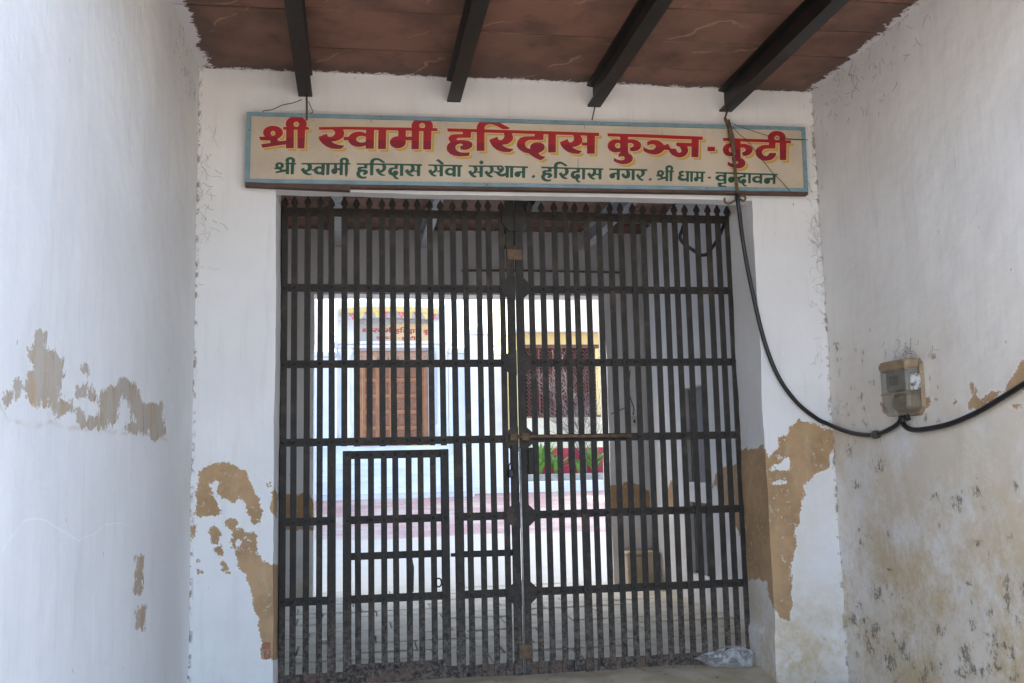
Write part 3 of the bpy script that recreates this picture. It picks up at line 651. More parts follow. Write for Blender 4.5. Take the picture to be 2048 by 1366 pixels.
# ------------------------------------------------------------------ painted sign board
R1, R2, R3, R4, R5, R6 = ((a, b, 10.24) for a, b in ((510,225),(690,225),(880,230),(1020,240),(1200,240),(1390,250)))
G1, G2, G3, G4, G5, G6, G7 = ((a, b, 12.047) for a, b in ((540,305),(700,305),(850,310),(970,315),(1120,315),(1270,320),(1400,325)))
P, EL_, HO = 'P', 'E', 'H'
RED_T = [
 (R1,EL_,370,415,205,140,None),(R1,HO,370,428,46,48,None),
 (R1,P,[(80,497),(250,500),(340,560),(300,580),(110,572)]),(R1,P,[(300,500),(480,540),(455,560),(500,588),(640,575),(640,655),(150,727),(125,652),(320,622),(310,580)]),
 (R1,EL_,845,240,218,162,357),(R1,HO,847,243,55,52,None),(R1,P,[(640,330),(800,330),(795,737),(632,737)]),(R1,P,[(868,330),(1030,330),(1015,740),(868,740)]),(R1,P,[(575,298),(1107,298),(1107,357),(575,357)]),
 (R1,P,[(1590,350),(1640,400),(1635,440),(1600,480),(1550,500),(1490,490),(1475,430),(1295,500),(1320,570),(1380,640),(1460,700),(1560,740),(1670,750),(1770,745),(1838,678),(1720,665),(1640,640),(1565,597),(1650,590),(1730,560),(1800,515),(1830,450),(1825,390),(1800,345),(1590,330)]),
 (R1,P,[(1815,497),(1950,497),(1950,570),(1815,570)]),
 (R2,EL_,285,548,222,158,None),(R2,HO,345,548,112,66,None),(R2,P,[(430,330),(600,330),(590,742),(420,742)]),(R2,P,[(685,330),(850,330),(838,748),(675,748)]),
 (R2,P,[(1088,340),(1250,340),(1245,520),(1088,520)]),(R2,EL_,1083,612,165,124,None),(R2,P,[(1085,495),(1370,495),(1370,572),(1240,572),(1085,560)]),
 (R2,EL_,1582,275,222,160,385),(R2,HO,1582,272,58,55,None),(R2,P,[(1365,300),(1525,300),(1515,755),(1358,755)]),(R2,P,[(1605,330),(1775,330),(1762,760),(1600,760)]),
 (R2,P,[(-536,298),(0,290),(1893,320),(1893,385),(1360,375),(0,350),(-536,357)]),
 (R3,P,[(465,330),(640,345),(632,468),(465,470)]),
 (R3,P,[(470,390),(280,393),(210,415),(170,465),(178,515),(212,552),(160,600),(132,665),(145,735),(200,795),(290,838),(400,852),(500,848),(592,838),(615,762),(520,770),(430,765),(360,740),(320,690),(318,640),(350,605),(400,590),(455,592),(470,615),(445,632),(400,645),(430,712),(520,718),(600,700),(655,655),(670,605),(650,560),(590,528),(500,512),(345,512),(345,480),(380,470),(635,468),(635,390)]),
 (R3,P,[(750,240),(915,240),(912,735),(750,735)]),(R3,P,[(748,285),(755,220),(800,155),(880,110),(980,85),(1080,95),(1170,125),(1300,195),(1440,268),(1385,290),(1280,290),(1180,235),(1080,195),(1000,190),(940,215),(915,250),(915,300),(750,300)]),
 (R3,P,[(1240,345),(1300,365),(1318,410),(1312,460),(1270,510),(1215,512),(1190,490),(1180,440),(1008,508),(1030,570),(1080,650),(1160,715),(1260,750),(1350,762),(1435,758),(1515,695),(1400,680),(1330,650),(1270,612),(1370,600),(1440,565),(1490,510),(1502,450),(1480,385),(1440,330),(1300,320)]),
 (R4,P,[(505,270),(690,285),(685,408),(400,408),(340,430),(310,480),(320,530),(350,570),(415,590),(410,545),(435,495),(490,460),(560,450),(630,458),(690,490),(715,545),(705,600),(660,640),(585,680),(640,730),(730,752),(690,790),(630,825),(540,790),(450,735),(380,680),(290,665),(200,610),(150,555),(135,490),(160,420),(210,365),(290,335),(400,330),(505,328)]),
 (R4,P,[(782,260),(945,260),(940,665),(782,665)]),
 (R4,P,[(1240,295),(1300,320),(1312,370),(1300,420),(1260,455),(1215,455),(1195,430),(1185,382),(1020,455),(1045,520),(1100,590),(1180,650),(1280,685),(1410,695),(1480,632),(1380,610),(1320,580),(1275,548),(1350,545),(1430,510),(1480,450),(1488,390),(1460,330),(1420,285)]),
 (R4,P,[(1470,455),(1590,455),(1590,520),(1470,520)]),(R4,P,[(1578,300),(1748,300),(1738,688),(1578,688)]),
 (R4,P,[(-1288,170),(0,205),(1828,258),(1828,325),(0,272),(-1278,238)]),
 (R5,EL_,330,525,172,137,None),(R5,HO,372,520,60,52,None),(R5,P,[(415,320),(580,320),(580,690),(415,690)]),
 (R5,P,[(580,388),(680,388),(770,410),(835,460),(852,520),(830,580),(780,620),(700,638),(625,635),(605,565),(650,555),(690,530),(690,495),(650,470),(580,470)]),
 (R5,P,[(415,640),(585,640),(590,680),(650,715),(680,770),(665,830),(620,875),(540,902),(450,905),(360,880),(282,838),(288,768),(350,805),(430,822),(490,810),(510,780),(495,750),(450,740),(380,758),(380,695),(415,670)]),
 (R5,P,[(968,440),(1030,410),(1110,400),(1190,410),(1260,450),(1315,508),(1345,500),(1405,480),(1420,520),(1450,580),(1560,585),(1575,630),(1600,660),(1640,668),(1670,640),(1660,590),(1630,545),(1565,530),(1565,455),(1880,465),(1880,540),(1790,540),(1810,590),(1810,640),(1780,700),(1720,750),(1640,768),(1560,755),(1480,715),(1430,660),(1410,612),(1320,608),(1270,660),(1200,695),(1110,707),(1020,690),(940,660),(890,625),(892,540),(950,580),(1020,603),(1090,600),(1140,560),(1140,520),(1100,495),(1040,495),(970,522)]),
 (R5,P,[(1875,380),(2030,390),(2020,762),(1875,758)]),(R5,P,[(158,268),(900,285),(2108,337),(2108,407),(1500,385),(850,352),(158,332)]),
 (R6,P,[(258,443),(413,443),(413,533),(258,533)]),
 (R6,EL_,715,508,145,135,None),(R6,HO,752,508,56,55,None),(R6,P,[(770,280),(935,290),(935,690),(770,690)]),
 (R6,P,[(935,385),(1030,385),(1110,410),(1170,455),(1185,505),(1165,565),(1110,615),(1040,635),(980,632),(955,560),(1000,550),(1035,525),(1035,490),(1000,468),(935,465)]),
 (R6,P,[(770,640),(935,640),(940,675),(1000,705),(1035,760),(1030,815),(990,865),(920,890),(840,890),(740,860),(665,825),(670,745),(740,785),(820,800),(880,785),(885,760),(850,740),(770,745),(750,690)]),
 (R6,P,[(1505,340),(1645,340),(1640,490),(1505,490)]),
 (R6,P,[(1505,410),(1400,412),(1320,435),(1260,480),(1230,545),(1245,620),(1290,680),(1360,725),(1450,740),(1540,725),(1610,685),(1650,630),(1658,575),(1515,575),(1500,610),(1460,640),(1410,630),(1375,590),(1370,545),(1395,510),(1450,490),(1640,490),(1640,410)]),
 (R6,EL_,1668,260,185,135,365),(R6,HO,1672,270,55,45,None),(R6,P,[(1722,330),(1870,340),(1862,725),(1730,725)]),(R6,P,[(575,260),(1500,300),(1960,325),(1960,385),(1500,365),(575,322)])]
SHRI = [(EL_,232,315,108,78,None),(HO,230,318,30,32,None),(P,[(90,365),(200,365),(250,395),(220,408),(115,405)]),(P,[(190,375),(290,380),(290,415),(390,405),(390,460),(145,503),(128,465),(240,440)]),
 (EL_,490,195,118,85,290),(HO,492,210,36,42,None),(P,[(385,260),(465,260),(460,525),(378,525)]),(P,[(500,260),(585,260),(575,527),(497,527)]),(P,[(355,252),(632,252),(628,292),(360,285)])]
HA = [(340,340),(230,342),(185,365),(175,400),(190,430),(155,480),(148,530),(180,590),(250,625),(330,632),(395,620),(410,575),(330,582),(270,565),(242,525),(245,490),(280,465),(325,465),(330,490),(300,515),(330,545),(390,530),(430,495),(435,450),(400,420),(340,405),(270,408),(270,385),(415,385),(415,340)]
def aff(pts, ox, oy, sx, sy_, x0, y0): return [(x0 + (x - ox) * sx, y0 + (y - oy) * sy_) for x, y in pts]
GREEN_T = [(G1, *q) for q in SHRI]
for q in SHRI:
    if q[0] == P: GREEN_T.append((G6, P, aff(q[1], 90, 110, .815, .935, 503, 120)))
    else:
        c_ = aff([(q[1], q[2])], 90, 110, .815, .935, 503, 120)[0]; GREEN_T.append((G6, q[0], c_[0], c_[1], q[3] * .815, q[4] * .935, None if q[5] is None else 120 + (q[5] - 110) * .935))
GREEN_T += [
 (G1,P,[(870,285),(905,310),(915,350),(905,395),(870,420),(840,415),(825,365),(738,400),(760,450),(800,500),(860,535),(960,552),(1015,520),(940,505),(880,470),(940,455),(990,420),(1015,370),(1010,310),(985,275)]),(G1,P,[(1000,402),(1080,402),(1080,440),(1000,440)]),
 (G1,EL_,1180,430,130,100,None),(G1,HO,1195,425,52,42,None),(G1,P,[(1240,270),(1325,270),(1312,545),(1232,545)]),(G1,P,[(1360,270),(1440,270),(1425,542),(1352,540)]),
 (G1,P,[(1545,270),(1615,270),(1615,390),(1545,390)]),(G1,EL_,1550,450,75,70,None),(G1,P,[(1550,375),(1700,375),(1700,425),(1590,425)]),
 (G1,EL_,1790,205,112,85,290),(G1,HO,1790,215,34,40,None),(G1,P,[(1680,260),(1760,280),(1752,545),(1675,545)]),(G1,P,[(1800,270),(1880,270),(1872,520),(1835,595),(1805,545)]),(G1,P,[(755,252),(1940,252),(1940,292),(755,290)]),
 (G2,P,[(340,280),(420,280),(415,385),(340,380)]),(G2,P,HA),(G2,P,[(482,230),(570,230),(560,550),(482,550)]),
 (G2,P,[(482,260),(490,200),(530,155),(590,132),(660,130),(730,150),(860,240),(790,252),(700,195),(640,180),(590,195),(568,235),(568,280),(482,280)]),
 (G2,P,[(750,290),(785,330),(788,385),(750,425),(715,430),(700,375),(612,410),(640,470),(690,525),(750,560),(820,565),(870,540),(800,525),(740,490),(800,470),(860,420),(880,360),(860,310),(830,280)]),
 (G2,P,[(1075,300),(1155,300),(1150,400),(1060,400),(1015,420),(1010,460),(1030,490),(1045,450),(1090,430),(1140,440),(1170,485),(1150,530),(1100,565),(1140,600),(1190,625),(1125,652),(1060,610),(1025,560),(960,540),(920,490),(918,430),(950,380),(1000,360),(1075,358)]),
 (G2,P,[(1205,290),(1290,290),(1280,565),(1203,565)]),(G2,P,[(1430,305),(1470,340),(1475,390),(1450,435),(1420,445),(1400,395),(1318,430),(1340,480),(1390,535),(1450,570),(1510,580),(1552,548),(1500,530),(1455,495),(1510,480),(1550,440),(1565,390),(1550,330),(1530,300)]),
 (G2,P,[(1550,428),(1630,428),(1630,465),(1550,465)]),(G2,P,[(1615,300),(1695,300),(1690,572),(1610,570)]),(G2,P,[(160,258),(860,262),(1735,280),(1735,325),(870,305),(160,298)]),
 (G3,P,[(80,225),(905,243),(900,288),(80,262)]),(G3,P,[(250,135),(325,95),(465,205),(400,235),(350,200),(300,150)]),
 (G3,P,[(190,250),(225,290),(230,340),(205,385),(170,390),(155,338),(75,375),(100,430),(150,490),(220,520),(265,520),(285,492),(240,480),(190,440),(250,425),(290,380),(302,320),(280,255)]),(G3,P,[(290,372),(370,372),(370,410),(290,410)]),(G3,P,[(350,240),(435,245),(432,515),(352,515)]),
 (G3,EL_,600,405,125,95,None),(G3,HO,612,402,52,42,None),(G3,P,[(665,260),(745,260),(742,522),(662,522)]),(G3,P,[(785,260),(860,260),(857,525),(782,525)]),
 (G3,P,[(1050,247),(1850,252),(1850,290),(1055,285)]),(G3,EL_,1360,178,50,46,None),
 (G3,P,[(1145,275),(1180,310),(1185,360),(1165,405),(1130,412),(1115,362),(1040,400),(1065,450),(1110,505),(1170,540),(1215,542),(1255,512),(1210,495),(1160,455),(1220,440),(1260,400),(1272,340),(1250,280)]),(G3,P,[(1260,392),(1330,392),(1330,430),(1260,430)]),(G3,P,[(1315,265),(1398,265),(1392,530),(1312,530)]),
 (G3,P,[(1535,280),(1570,315),(1575,365),(1555,410),(1520,415),(1500,368),(1430,405),(1460,460),(1510,510),(1570,540),(1610,540),(1648,512),(1600,495),(1555,460),(1610,440),(1650,400),(1660,340),(1640,280)]),
 (G3,P,[(1660,385),(1780,395),(1800,380),(1740,350),(1735,300),(1790,250),(1850,245),(1900,290),(1910,340),(1880,395),(1830,430),(1800,440),(1850,455),(1920,440),(1960,400),(1960,480),(1900,515),(1830,518),(1760,490),(1710,430),(1660,425)]),(G3,HO,1818,308,24,20,None),
 (G4,P,[(470,195),(1040,210),(1040,252),(490,238)]),(G4,P,[(500,215),(580,225),(575,482),(500,482)]),(G4,P,[(605,220),(685,225),(680,482),(605,482)]),(G4,EL_,785,400,75,70,None),(G4,P,[(785,325),(915,325),(915,370),(840,375)]),(G4,P,[(895,230),(975,235),(970,490),(895,488)]),
 (G4,P,[(1120,455),(1180,410),(1222,450),(1160,497)]),
 (G4,P,[(1520,250),(1608,250),(1605,345),(1520,345)]),(G4,P,aff(HA,340,340,.95,.95,1535,300)),(G4,P,[(1665,190),(1745,190),(1738,497),(1665,497)]),
 (G4,P,[(1660,225),(1665,165),(1700,120),(1770,95),(1830,95),(1890,120),(1998,190),(1940,215),(1870,170),(1820,150),(1770,160),(1745,195),(1745,240),(1660,240)]),
 (G5,P,[(100,262),(125,300),(128,350),(100,395),(65,400),(48,345),(-30,380),(0,430),(45,490),(110,515),(165,518),(205,490),(150,480),(105,445),(160,425),(205,380),(218,320),(195,262)]),
 (G5,P,[(400,262),(480,265),(480,365),(395,365),(350,385),(342,425),(365,445),(380,400),(425,390),(470,400),(495,440),(475,490),(430,525),(460,560),(508,575),(455,605),(400,570),(370,515),(310,505),(265,455),(258,395),(290,340),(340,318),(400,318)]),
 (G5,P,[(535,260),(610,260),(603,525),(533,525)]),(G5,P,[(760,268),(795,300),(800,345),(775,390),(740,400),(725,350),(652,390),(680,440),(725,495),(780,525),(830,535),(862,508),(810,490),(780,460),(830,440),(870,400),(880,340),(860,272)]),(G5,P,[(870,385),(945,385),(945,425),(870,425)]),(G5,P,[(930,265),(1005,265),(1002,525),(930,525)]),
 (G5,P,[(-447,215),(240,238),(1045,258),(1045,298),(200,275),(-447,258)]),
 (G5,EL_,1262,440,70,66,None),(G5,P,[(1262,365),(1390,360),(1390,405),(1310,410)]),(G5,P,[(1370,280),(1445,280),(1440,540),(1368,540)]),
 (G5,P,[(1590,285),(1660,290),(1690,350),(1700,410),(1680,465),(1640,500),(1580,508),(1520,480),(1485,430),(1490,385),(1555,380),(1565,430),(1595,430),(1610,390),(1600,340)]),(G5,P,[(1730,290),(1803,290),(1798,543),(1728,543)]),
 (G6,P,[(125,240),(155,285),(160,330),(135,375),(105,380),(95,320),(25,360),(50,410),(95,465),(150,500),(195,498),(222,472),(170,455),(130,415),(190,390),(235,345),(245,290),(230,245)]),
 (G5,P,[(1185,260),(2110,278),(2107,322),(1190,300)]),(G6,P,[(325,475),(380,425),(412,460),(365,503)]),
 (G6,P,[(1185,255),(1110,258),(1060,285),(1052,330),(1075,355),(1035,395),(1030,440),(1060,480),(1120,500),(1180,502),(1250,485),(1250,430),(1180,445),(1130,430),(1110,410),(1125,390),(1175,395),(1190,355),(1130,345),(1118,325),(1140,310),(1185,300)]),
 (G6,P,[(1240,285),(1305,285),(1303,520),(1238,520)]),(G6,P,[(1335,285),(1400,290),(1395,522),(1335,522)]),(G6,P,[(1480,290),(1535,290),(1535,430),(1480,430)]),(G6,EL_,1475,460,55,55,None),(G6,P,[(1490,405),(1610,405),(1610,450),(1510,450)]),(G6,P,[(1592,300),(1655,300),(1650,530),(1590,530)]),
 (G6,P,[(1205,262),(1705,278),(1700,315),(1215,300)]),(G6,P,[(1760,400),(1835,400),(1835,442),(1760,442)]),
 (G7,EL_,500,370,128,78,None),(G7,HO,512,370,55,34,None),(G7,P,[(570,260),(640,262),(638,500),(570,500)]),
 (G7,P,[(570,460),(638,460),(638,510),(560,515),(515,525),(510,545),(560,560),(640,560),(640,590),(570,612),(490,605),(440,565),(420,520),(440,480),(490,480),(570,490)]),
 (G7,EL_,750,415,78,75,None),(G7,P,[(760,342),(930,345),(930,390),(810,395)]),
 (G7,P,[(1040,275),(1105,285),(1100,365),(1010,365),(970,395),(965,430),(985,450),(1000,410),(1040,392),(1095,400),(1120,440),(1105,480),(1060,515),(1090,545),(1140,555),(1100,585),(1040,560),(1000,505),(950,500),(915,460),(910,380),(940,340),(980,320),(1040,320)]),
 (G7,P,[(1158,275),(1225,280),(1220,503),(1158,500)]),(G7,EL_,1370,410,120,82,None),(G7,HO,1382,408,52,36,None),(G7,P,[(1435,290),(1498,292),(1492,515),(1432,512)]),(G7,EL_,1610,445,78,74,None),(G7,P,[(1610,372),(1760,370),(1760,420),(1660,425)]),(G7,P,[(1748,290),(1818,295),(1810,522),(1748,520)]),
 (G7,P,[(378,225),(1868,278),(1868,318),(378,265)])]
MARKS = [(R4, P, [(1523,0),(1545,0),(1530,185),(1524,185)]), (R4, P, [(1590,0),(1605,0),(1618,130),(1608,130)]), (R4, P, [(1392,780),(1402,780),(1404,990),(1390,990)]), (R4, P, [(628,0),(633,0),(633,1020),(628,1020)]), (R2, P, [(525,90),(540,90),(540,215),(528,215)]), (G1, P, [(1000,480),(1010,480),(1015,740),(1004,740)]), (R5, P, [(1280,250),(1290,250),(1288,300),(1280,300)])]
def text_sd(x, y, items, dx=0.0, dy=0.0):
    """signed distance in photo pixels to painted shapes; x, y = pixel positions of board points"""
    d = np.full(x.shape, 30.0); x = x - dx; y = y - dy
    for it in items:
        (ox, oy, s), kind = it[0], it[1]
        if kind == P:
            pl = np.array(it[2], float) / s + (ox, oy); bb = (pl[:, 0].min(), pl[:, 0].max(), pl[:, 1].min(), pl[:, 1].max())
        else:
            c0, c1, r0, r1 = ox + it[2] / s, oy + it[3] / s, it[4] / s, it[5] / s; bb = (c0 - r0, c0 + r0, c1 - r1, c1 + r1)
        m = (x > bb[0] - 12) & (x < bb[1] + 12) & (y > bb[2] - 12) & (y < bb[3] + 12)
        if not m.any(): continue
        xx, yy = x[m], y[m]
        if kind == P: d[m] = np.minimum(d[m], polysd(xx, yy, pl))
        else:
            e = ellsd(xx, yy, c0, c1, r0, r1)
            if kind == HO: d[m] = np.maximum(d[m], -e)
            else:
                if it[6] is not None: e = np.maximum(e, yy - (oy + it[6] / s))
                d[m] = np.minimum(d[m], e)
    return d
def sign_paint():
    t = NT('sign_paint'); R = t.attr('red'); Yl = t.attr('yellow'); G = t.attr('green'); K = t.attr('mark'); T = t.attr('tone')
    n = t.noise(2.5, 6, .6)
    c = t.mix(t.ss(n, .35, .7), (.56, .475, .365), (.47, .385, .295))
    c = t.mix(t.math('MULTIPLY', t.ss(t.noise(7, 5, .7, t.stretch((1, 1, .25))), .55, .75), .4), c, (.40, .29, .20))
    c = t.mix(t.math('MULTIPLY', t.ss(t.noise(60, 3, .6), .68, .72), .6), c, (.16, .12, .09))
    w = .55
    c = t.mix(t.ss(Yl, w, -w), c, t.mix(t.noise(6, 4), (.56, .35, .06), (.48, .29, .05)))
    c = t.mix(t.ss(R, 1.3 + w, 1.3 - w), c, (.66, .45, .30))
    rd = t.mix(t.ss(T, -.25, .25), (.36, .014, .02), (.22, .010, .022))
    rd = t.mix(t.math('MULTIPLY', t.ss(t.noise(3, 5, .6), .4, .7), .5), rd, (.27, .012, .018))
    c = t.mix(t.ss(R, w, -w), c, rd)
    gr = t.mix(t.ss(t.noise(5, 5, .6), .4, .7), (.010, .075, .045), (.016, .060, .040))
    gr = t.mix(t.math('MULTIPLY', t.ss(t.noise(9, 4, .6), .62, .70), .5), gr, (.11, .17, .15))
    c = t.mix(t.ss(G, w, -w), c, gr)
    chip = t.ss(t.noise(48, 4, .7), .715, .735); c = t.mix(t.math('MULTIPLY', chip, .75), c, (.55, .46, .36))
    c = t.mix(t.math('MULTIPLY', t.ss(K, .5, -.4), .85), c, (.05, .04, .035))
    t.col(c); t.rough(.42); t.p.inputs['Specular IOR Level'].default_value = .4
    t.bump(t.math('ADD', t.noise(2.2, 2), t.math('MULTIPLY', t.noise(40, 4), .04)), .25, .02); return t.m
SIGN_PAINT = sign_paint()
YS = -.525
cor = [aY(a, b, YS) for a, b in ((497.5, 228.5), (1606, 258), (1612, 384.5), (494, 366.5))]        # tl tr br bl
sg = thing('sign_board', 'long cream sign board with red and green Devanagari lettering hung above the gate', 'sign', tuple((cor[2] + cor[3]) / 2))
nu, nv = 1000, 124
U, Vv = np.meshgrid(np.linspace(0, 1, nu), np.linspace(0, 1, nv))
TL, TR, BR, BL = cor
Pn = (TL[None, None] * ((1 - U) * (1 - Vv))[..., None] + TR[None, None] * (U * (1 - Vv))[..., None] + BR[None, None] * (U * Vv)[..., None] + BL[None, None] * ((1 - U) * Vv)[..., None]).reshape(-1, 3)
px_, py_, _ = topix(Pn)
Pn2 = Pn.copy(); Pn2[:, 1] += .006 * vnoise(Pn, 1.6, 91) + .002 * vnoise(Pn, 6, 92)
me = bpy.data.meshes.new('panel')
me.from_pydata([tuple(p) for p in Pn2], [], [(j * nu + i, (j + 1) * nu + i, (j + 1) * nu + i + 1, j * nu + i + 1) for j in range(nv - 1) for i in range(nu - 1)])
red = text_sd(px_, py_, RED_T)
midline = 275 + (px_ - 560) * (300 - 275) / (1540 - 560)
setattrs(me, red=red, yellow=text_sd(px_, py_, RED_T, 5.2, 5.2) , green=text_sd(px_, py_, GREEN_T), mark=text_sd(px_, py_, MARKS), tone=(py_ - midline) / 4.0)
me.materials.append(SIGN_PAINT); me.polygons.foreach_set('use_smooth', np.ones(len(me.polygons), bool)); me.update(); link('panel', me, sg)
def strip(a, b, off0, off1, y0, y1, name, mat):
    """frame piece along the edge a-b, between the inward offsets off0 and off1"""
    a, b = Vector(a), Vector(b); d = (b - a).normalized(); nn = Vector((d.z, 0, -d.x)); m2 = MB(); q = []
    for y_ in (y0, y1):
        for p_, o_ in ((a, off0), (b, off0), (b, off1), (a, off1)): w_ = p_ + nn * o_; q.append((w_.x, y_, w_.z))
    m2.add(q, [(3, 2, 1, 0), (4, 5, 6, 7), (0, 1, 5, 4), (1, 2, 6, 5), (2, 3, 7, 6), (3, 0, 4, 7)]); return m2.build(name, mat, sg)
e = .012
strip(TL - [e, 0, 0], TR + [e, 0, 0], -.012, .014, YS - .014, YS + .03, 'frame', BLUEPAINT)
strip(TR, BR, -.012, .016, YS - .0135, YS + .03, 'frame', BLUEPAINT)
strip(BR + [e, 0, 0], BL - [e, 0, 0], .0, .027, YS - .014, YS + .03, 'frame', BLUEPAINT)
strip(BL, TL, -.012, .018, YS - .0135, YS + .03, 'frame', BLUEPAINT)
strip(BR + [e, 0, 0], BL - [e, 0, 0], -.020, -.001, YS - .010, YS + .045, 'batten', WOODBROWN)
q = aY(700, 376, YS); strip((q[0], YS, BL[2] - .016), BL - [e, 0, 0], -.022, .004, YS - .017, YS + .04, 'batten', WOODBROWN)
strip(TL, TR, .003, .40, YS + .012, YS + .028, 'backing', WOODBROWN)
# hangers that tie it to the beams
m3 = MB(); q0, q1 = aY(615, 178, YS + .01), aY(613.5, 240, YS - .02)
m3.tube([(BX[0] + .01, YF - .035, ZC - .176), (q1[0], YS - .018, (ZC - .176 + q1[2]) / 2), (q1[0], YS - .018, q1[2])], .0075, 6); m3.build('hanger_rod', RUST, sg)
m3 = MB(); m3.tube([aY(1450, 236, YS - .022), aY(1460, 262, YS - .026), aY(1467, 300, YS - .026), aY(1472, 360, YS - .026), aY(1477, 402, YS - .026)], .0115, 7); m3.tube([aY(1456, 240, YS - .03), aY(1463, 275, YS - .034), aY(1470, 310, YS - .034)], [.014, .022, .006], 7)
m3.tube([(BX[3], YF - .05, ZC - .176), aY(1450, 236, YS - .022)], .008, 6); m3.build('hanger_rod', RUST, sg)
m3 = MB(); m3.tube([(BX[2], YF - .04, ZC - .176), aY(1184, 240, YS - .015)], .005, 6); m3.build('hanger_rod', RUST, sg)

# ------------------------------------------------------------------ cables, hook, meter box
def smooth(pts, k=6):
    pts = [np.asarray(p, float) for p in pts]; out = []
    for i in range(len(pts) - 1):
        p0, p1, p2, p3 = pts[max(i - 1, 0)], pts[i], pts[i + 1], pts[min(i + 2, len(pts) - 1)]
        for t in np.linspace(0, 1, k, endpoint=False):
            out.append(.5 * (2 * p1 + (p2 - p0) * t + (2 * p0 - 5 * p1 + 4 * p2 - p3) * t * t + (3 * p1 - p0 - 3 * p2 + p3) * t ** 3))
    return out + [pts[-1]]
yk = YF - .032; xk = XR - .030
path = [aY(a, b, YS - .03) for a, b in ((1474, 388), (1478, 420))] + [aY(a, b, yk) for a, b in ((1487, 490), (1503, 575), (1528, 680), (1556, 752), (1592, 803), (1632, 836), (1656, 848))] + [aX(a, b, xk) for a, b in ((1690, 862), (1722, 869), (1752, 869), (1780, 858), (1798, 845), (1802, 832))]
m3 = MB(); m3.tube(smooth(path), .0155, 10); tag(m3.build('power_cable', CABLE), 'black cable drooping from the sign hook to the meter box', 'cable')
m3 = MB(); j = aX(1752, 869, xk); m3.lathe((0, 0, 0), [(.018, -.03), (.027, -.022), (.027, .022), (.018, .03)], 12)
me = m3.mesh('cable_joint', CABLE_DUSTY); tag(link('cable_joint', me, None, tuple(j), (math.radians(90), 0, 0)), 'grey tape joint on the black cable below the meter box', 'cable joint')
path = [aX(a, b, xk) for a, b in ((1806, 832), (1806, 846), (1815, 856), (1832, 860), (1860, 857), (1900, 848), (1950, 827), (2000, 798), (2048, 768), (2100, 735), (2200, 680))]
m3 = MB(); m3.tube(smooth(path), .016, 10); tag(m3.build('power_cable', CABLE), 'black cable leaving the meter box towards the street', 'cable')
hk = [aY(a, b, YS - .02) for a, b in ((1449, 396), (1450, 404), (1458, 407), (1470, 401), (1478, 393), (1486, 391), (1491, 396), (1487, 402), (1480, 398))]
m3 = MB(); m3.tube(smooth(hk), .008, 8); m3.tube([aY(1472, 396, YS - .02), aY(1472, 396, YF + .02)], .009, 8); tag(m3.build('wall_hook', RUST), 'rusty curled iron hook under the sign holding the cable', 'hook')
lp = [aY(980 + a / 3.902, 370 + b / 3.902, .06) for a, b in ((1835, 285), (1790, 400), (1740, 480), (1690, 540), (1640, 543), (1580, 505), (1510, 455), (1482, 405), (1500, 350), (1508, 318))]
m3 = MB(); m3.tube(smooth(lp), .014, 8); tag(m3.build('cable_loop', CABLE), 'loop of spare black cable hooked over the gate top rail', 'cable')
def wires(name, label, runs, r=.0022):
    m2 = MB()
    for run in runs: m2.tube(smooth(run, 5), r, 5)
    return tag(m2.build(name, WIRE), label, 'wire')
wires('tie_wire', 'thin wire stretched across the red letters to the sign corner', [[aY(a, b, YS - .022) for a, b in ((1462, 246), (1500, 260), (1540, 272), (1580, 279), (1616, 279))], [aY(a, b, YS - .024) for a, b in ((1560, 277), (1590, 278), (1612, 279))]])
wires('tie_wire', 'kinked thin wire hanging down across the sign end', [[aY(a, b, YS - .020) for a, b in ((1466, 254), (1478, 268), (1492, 279), (1510, 300), (1530, 326), (1545, 345), (1562, 362), (1582, 384))]])
wires('tie_wire', 'twisted wire from the first beam to the sign top', [[aY(a, b, YS) for a, b in ((604, 199), (585, 206), (565, 210), (545, 219), (526, 222), (530, 229))], [aY(a, b, YS) for a, b in ((617, 203), (622, 215), (626, 224), (618, 228))]], .003)

m_ = [aX(1842, 790, XR), aX(1815, 790, XR - .115), aX(1761, 790, XR - .115)]
y0, y1, y2 = float(m_[0][1]), float(m_[1][1]), float(m_[2][1])
zt, zbm = float(aX(1790, 722, XR - .10)[2]), float(aX(1790, 832, XR - .10)[2])
ya, yb = min(y1, y2), max(y1, y2)
mt = thing('electric_meter', 'dusty electric meter box with a cracked clear cover on the mouldy wall', 'meter', (XR, (ya + yb) / 2, zbm))
CLEARCOVER = NT('dusty_clear_cover'); CLEARCOVER.col(CLEARCOVER.mix(CLEARCOVER.ss(CLEARCOVER.noise(12, 5), .35, .7), (.30, .27, .21), (.17, .145, .105)))
CLEARCOVER.p.inputs['Alpha'].default_value = .48; CLEARCOVER.rough(.22); CLEARCOVER = CLEARCOVER.m
METERBASE = simple('tan_bakelite', (.30, .21, .12), (.22, .155, .09), 14, .6, .2, c3=(.40, .33, .24))
METERGREY = simple('grey_meter_case', (.17, .17, .15), (.11, .11, .10), 12, .5, .1, c3=(.30, .28, .24))
FOIL = NT('crinkled_foil'); FOIL.col(FOIL.mix(FOIL.ss(FOIL.noise(45, 4, .7), .42, .6), (.80, .80, .78), (.22, .20, .17))); FOIL.p.inputs['Metallic'].default_value = .6; FOIL.rough(.4); FOIL.bump(FOIL.noise(60, 4, .7), 1.0, .02); FOIL = FOIL.m
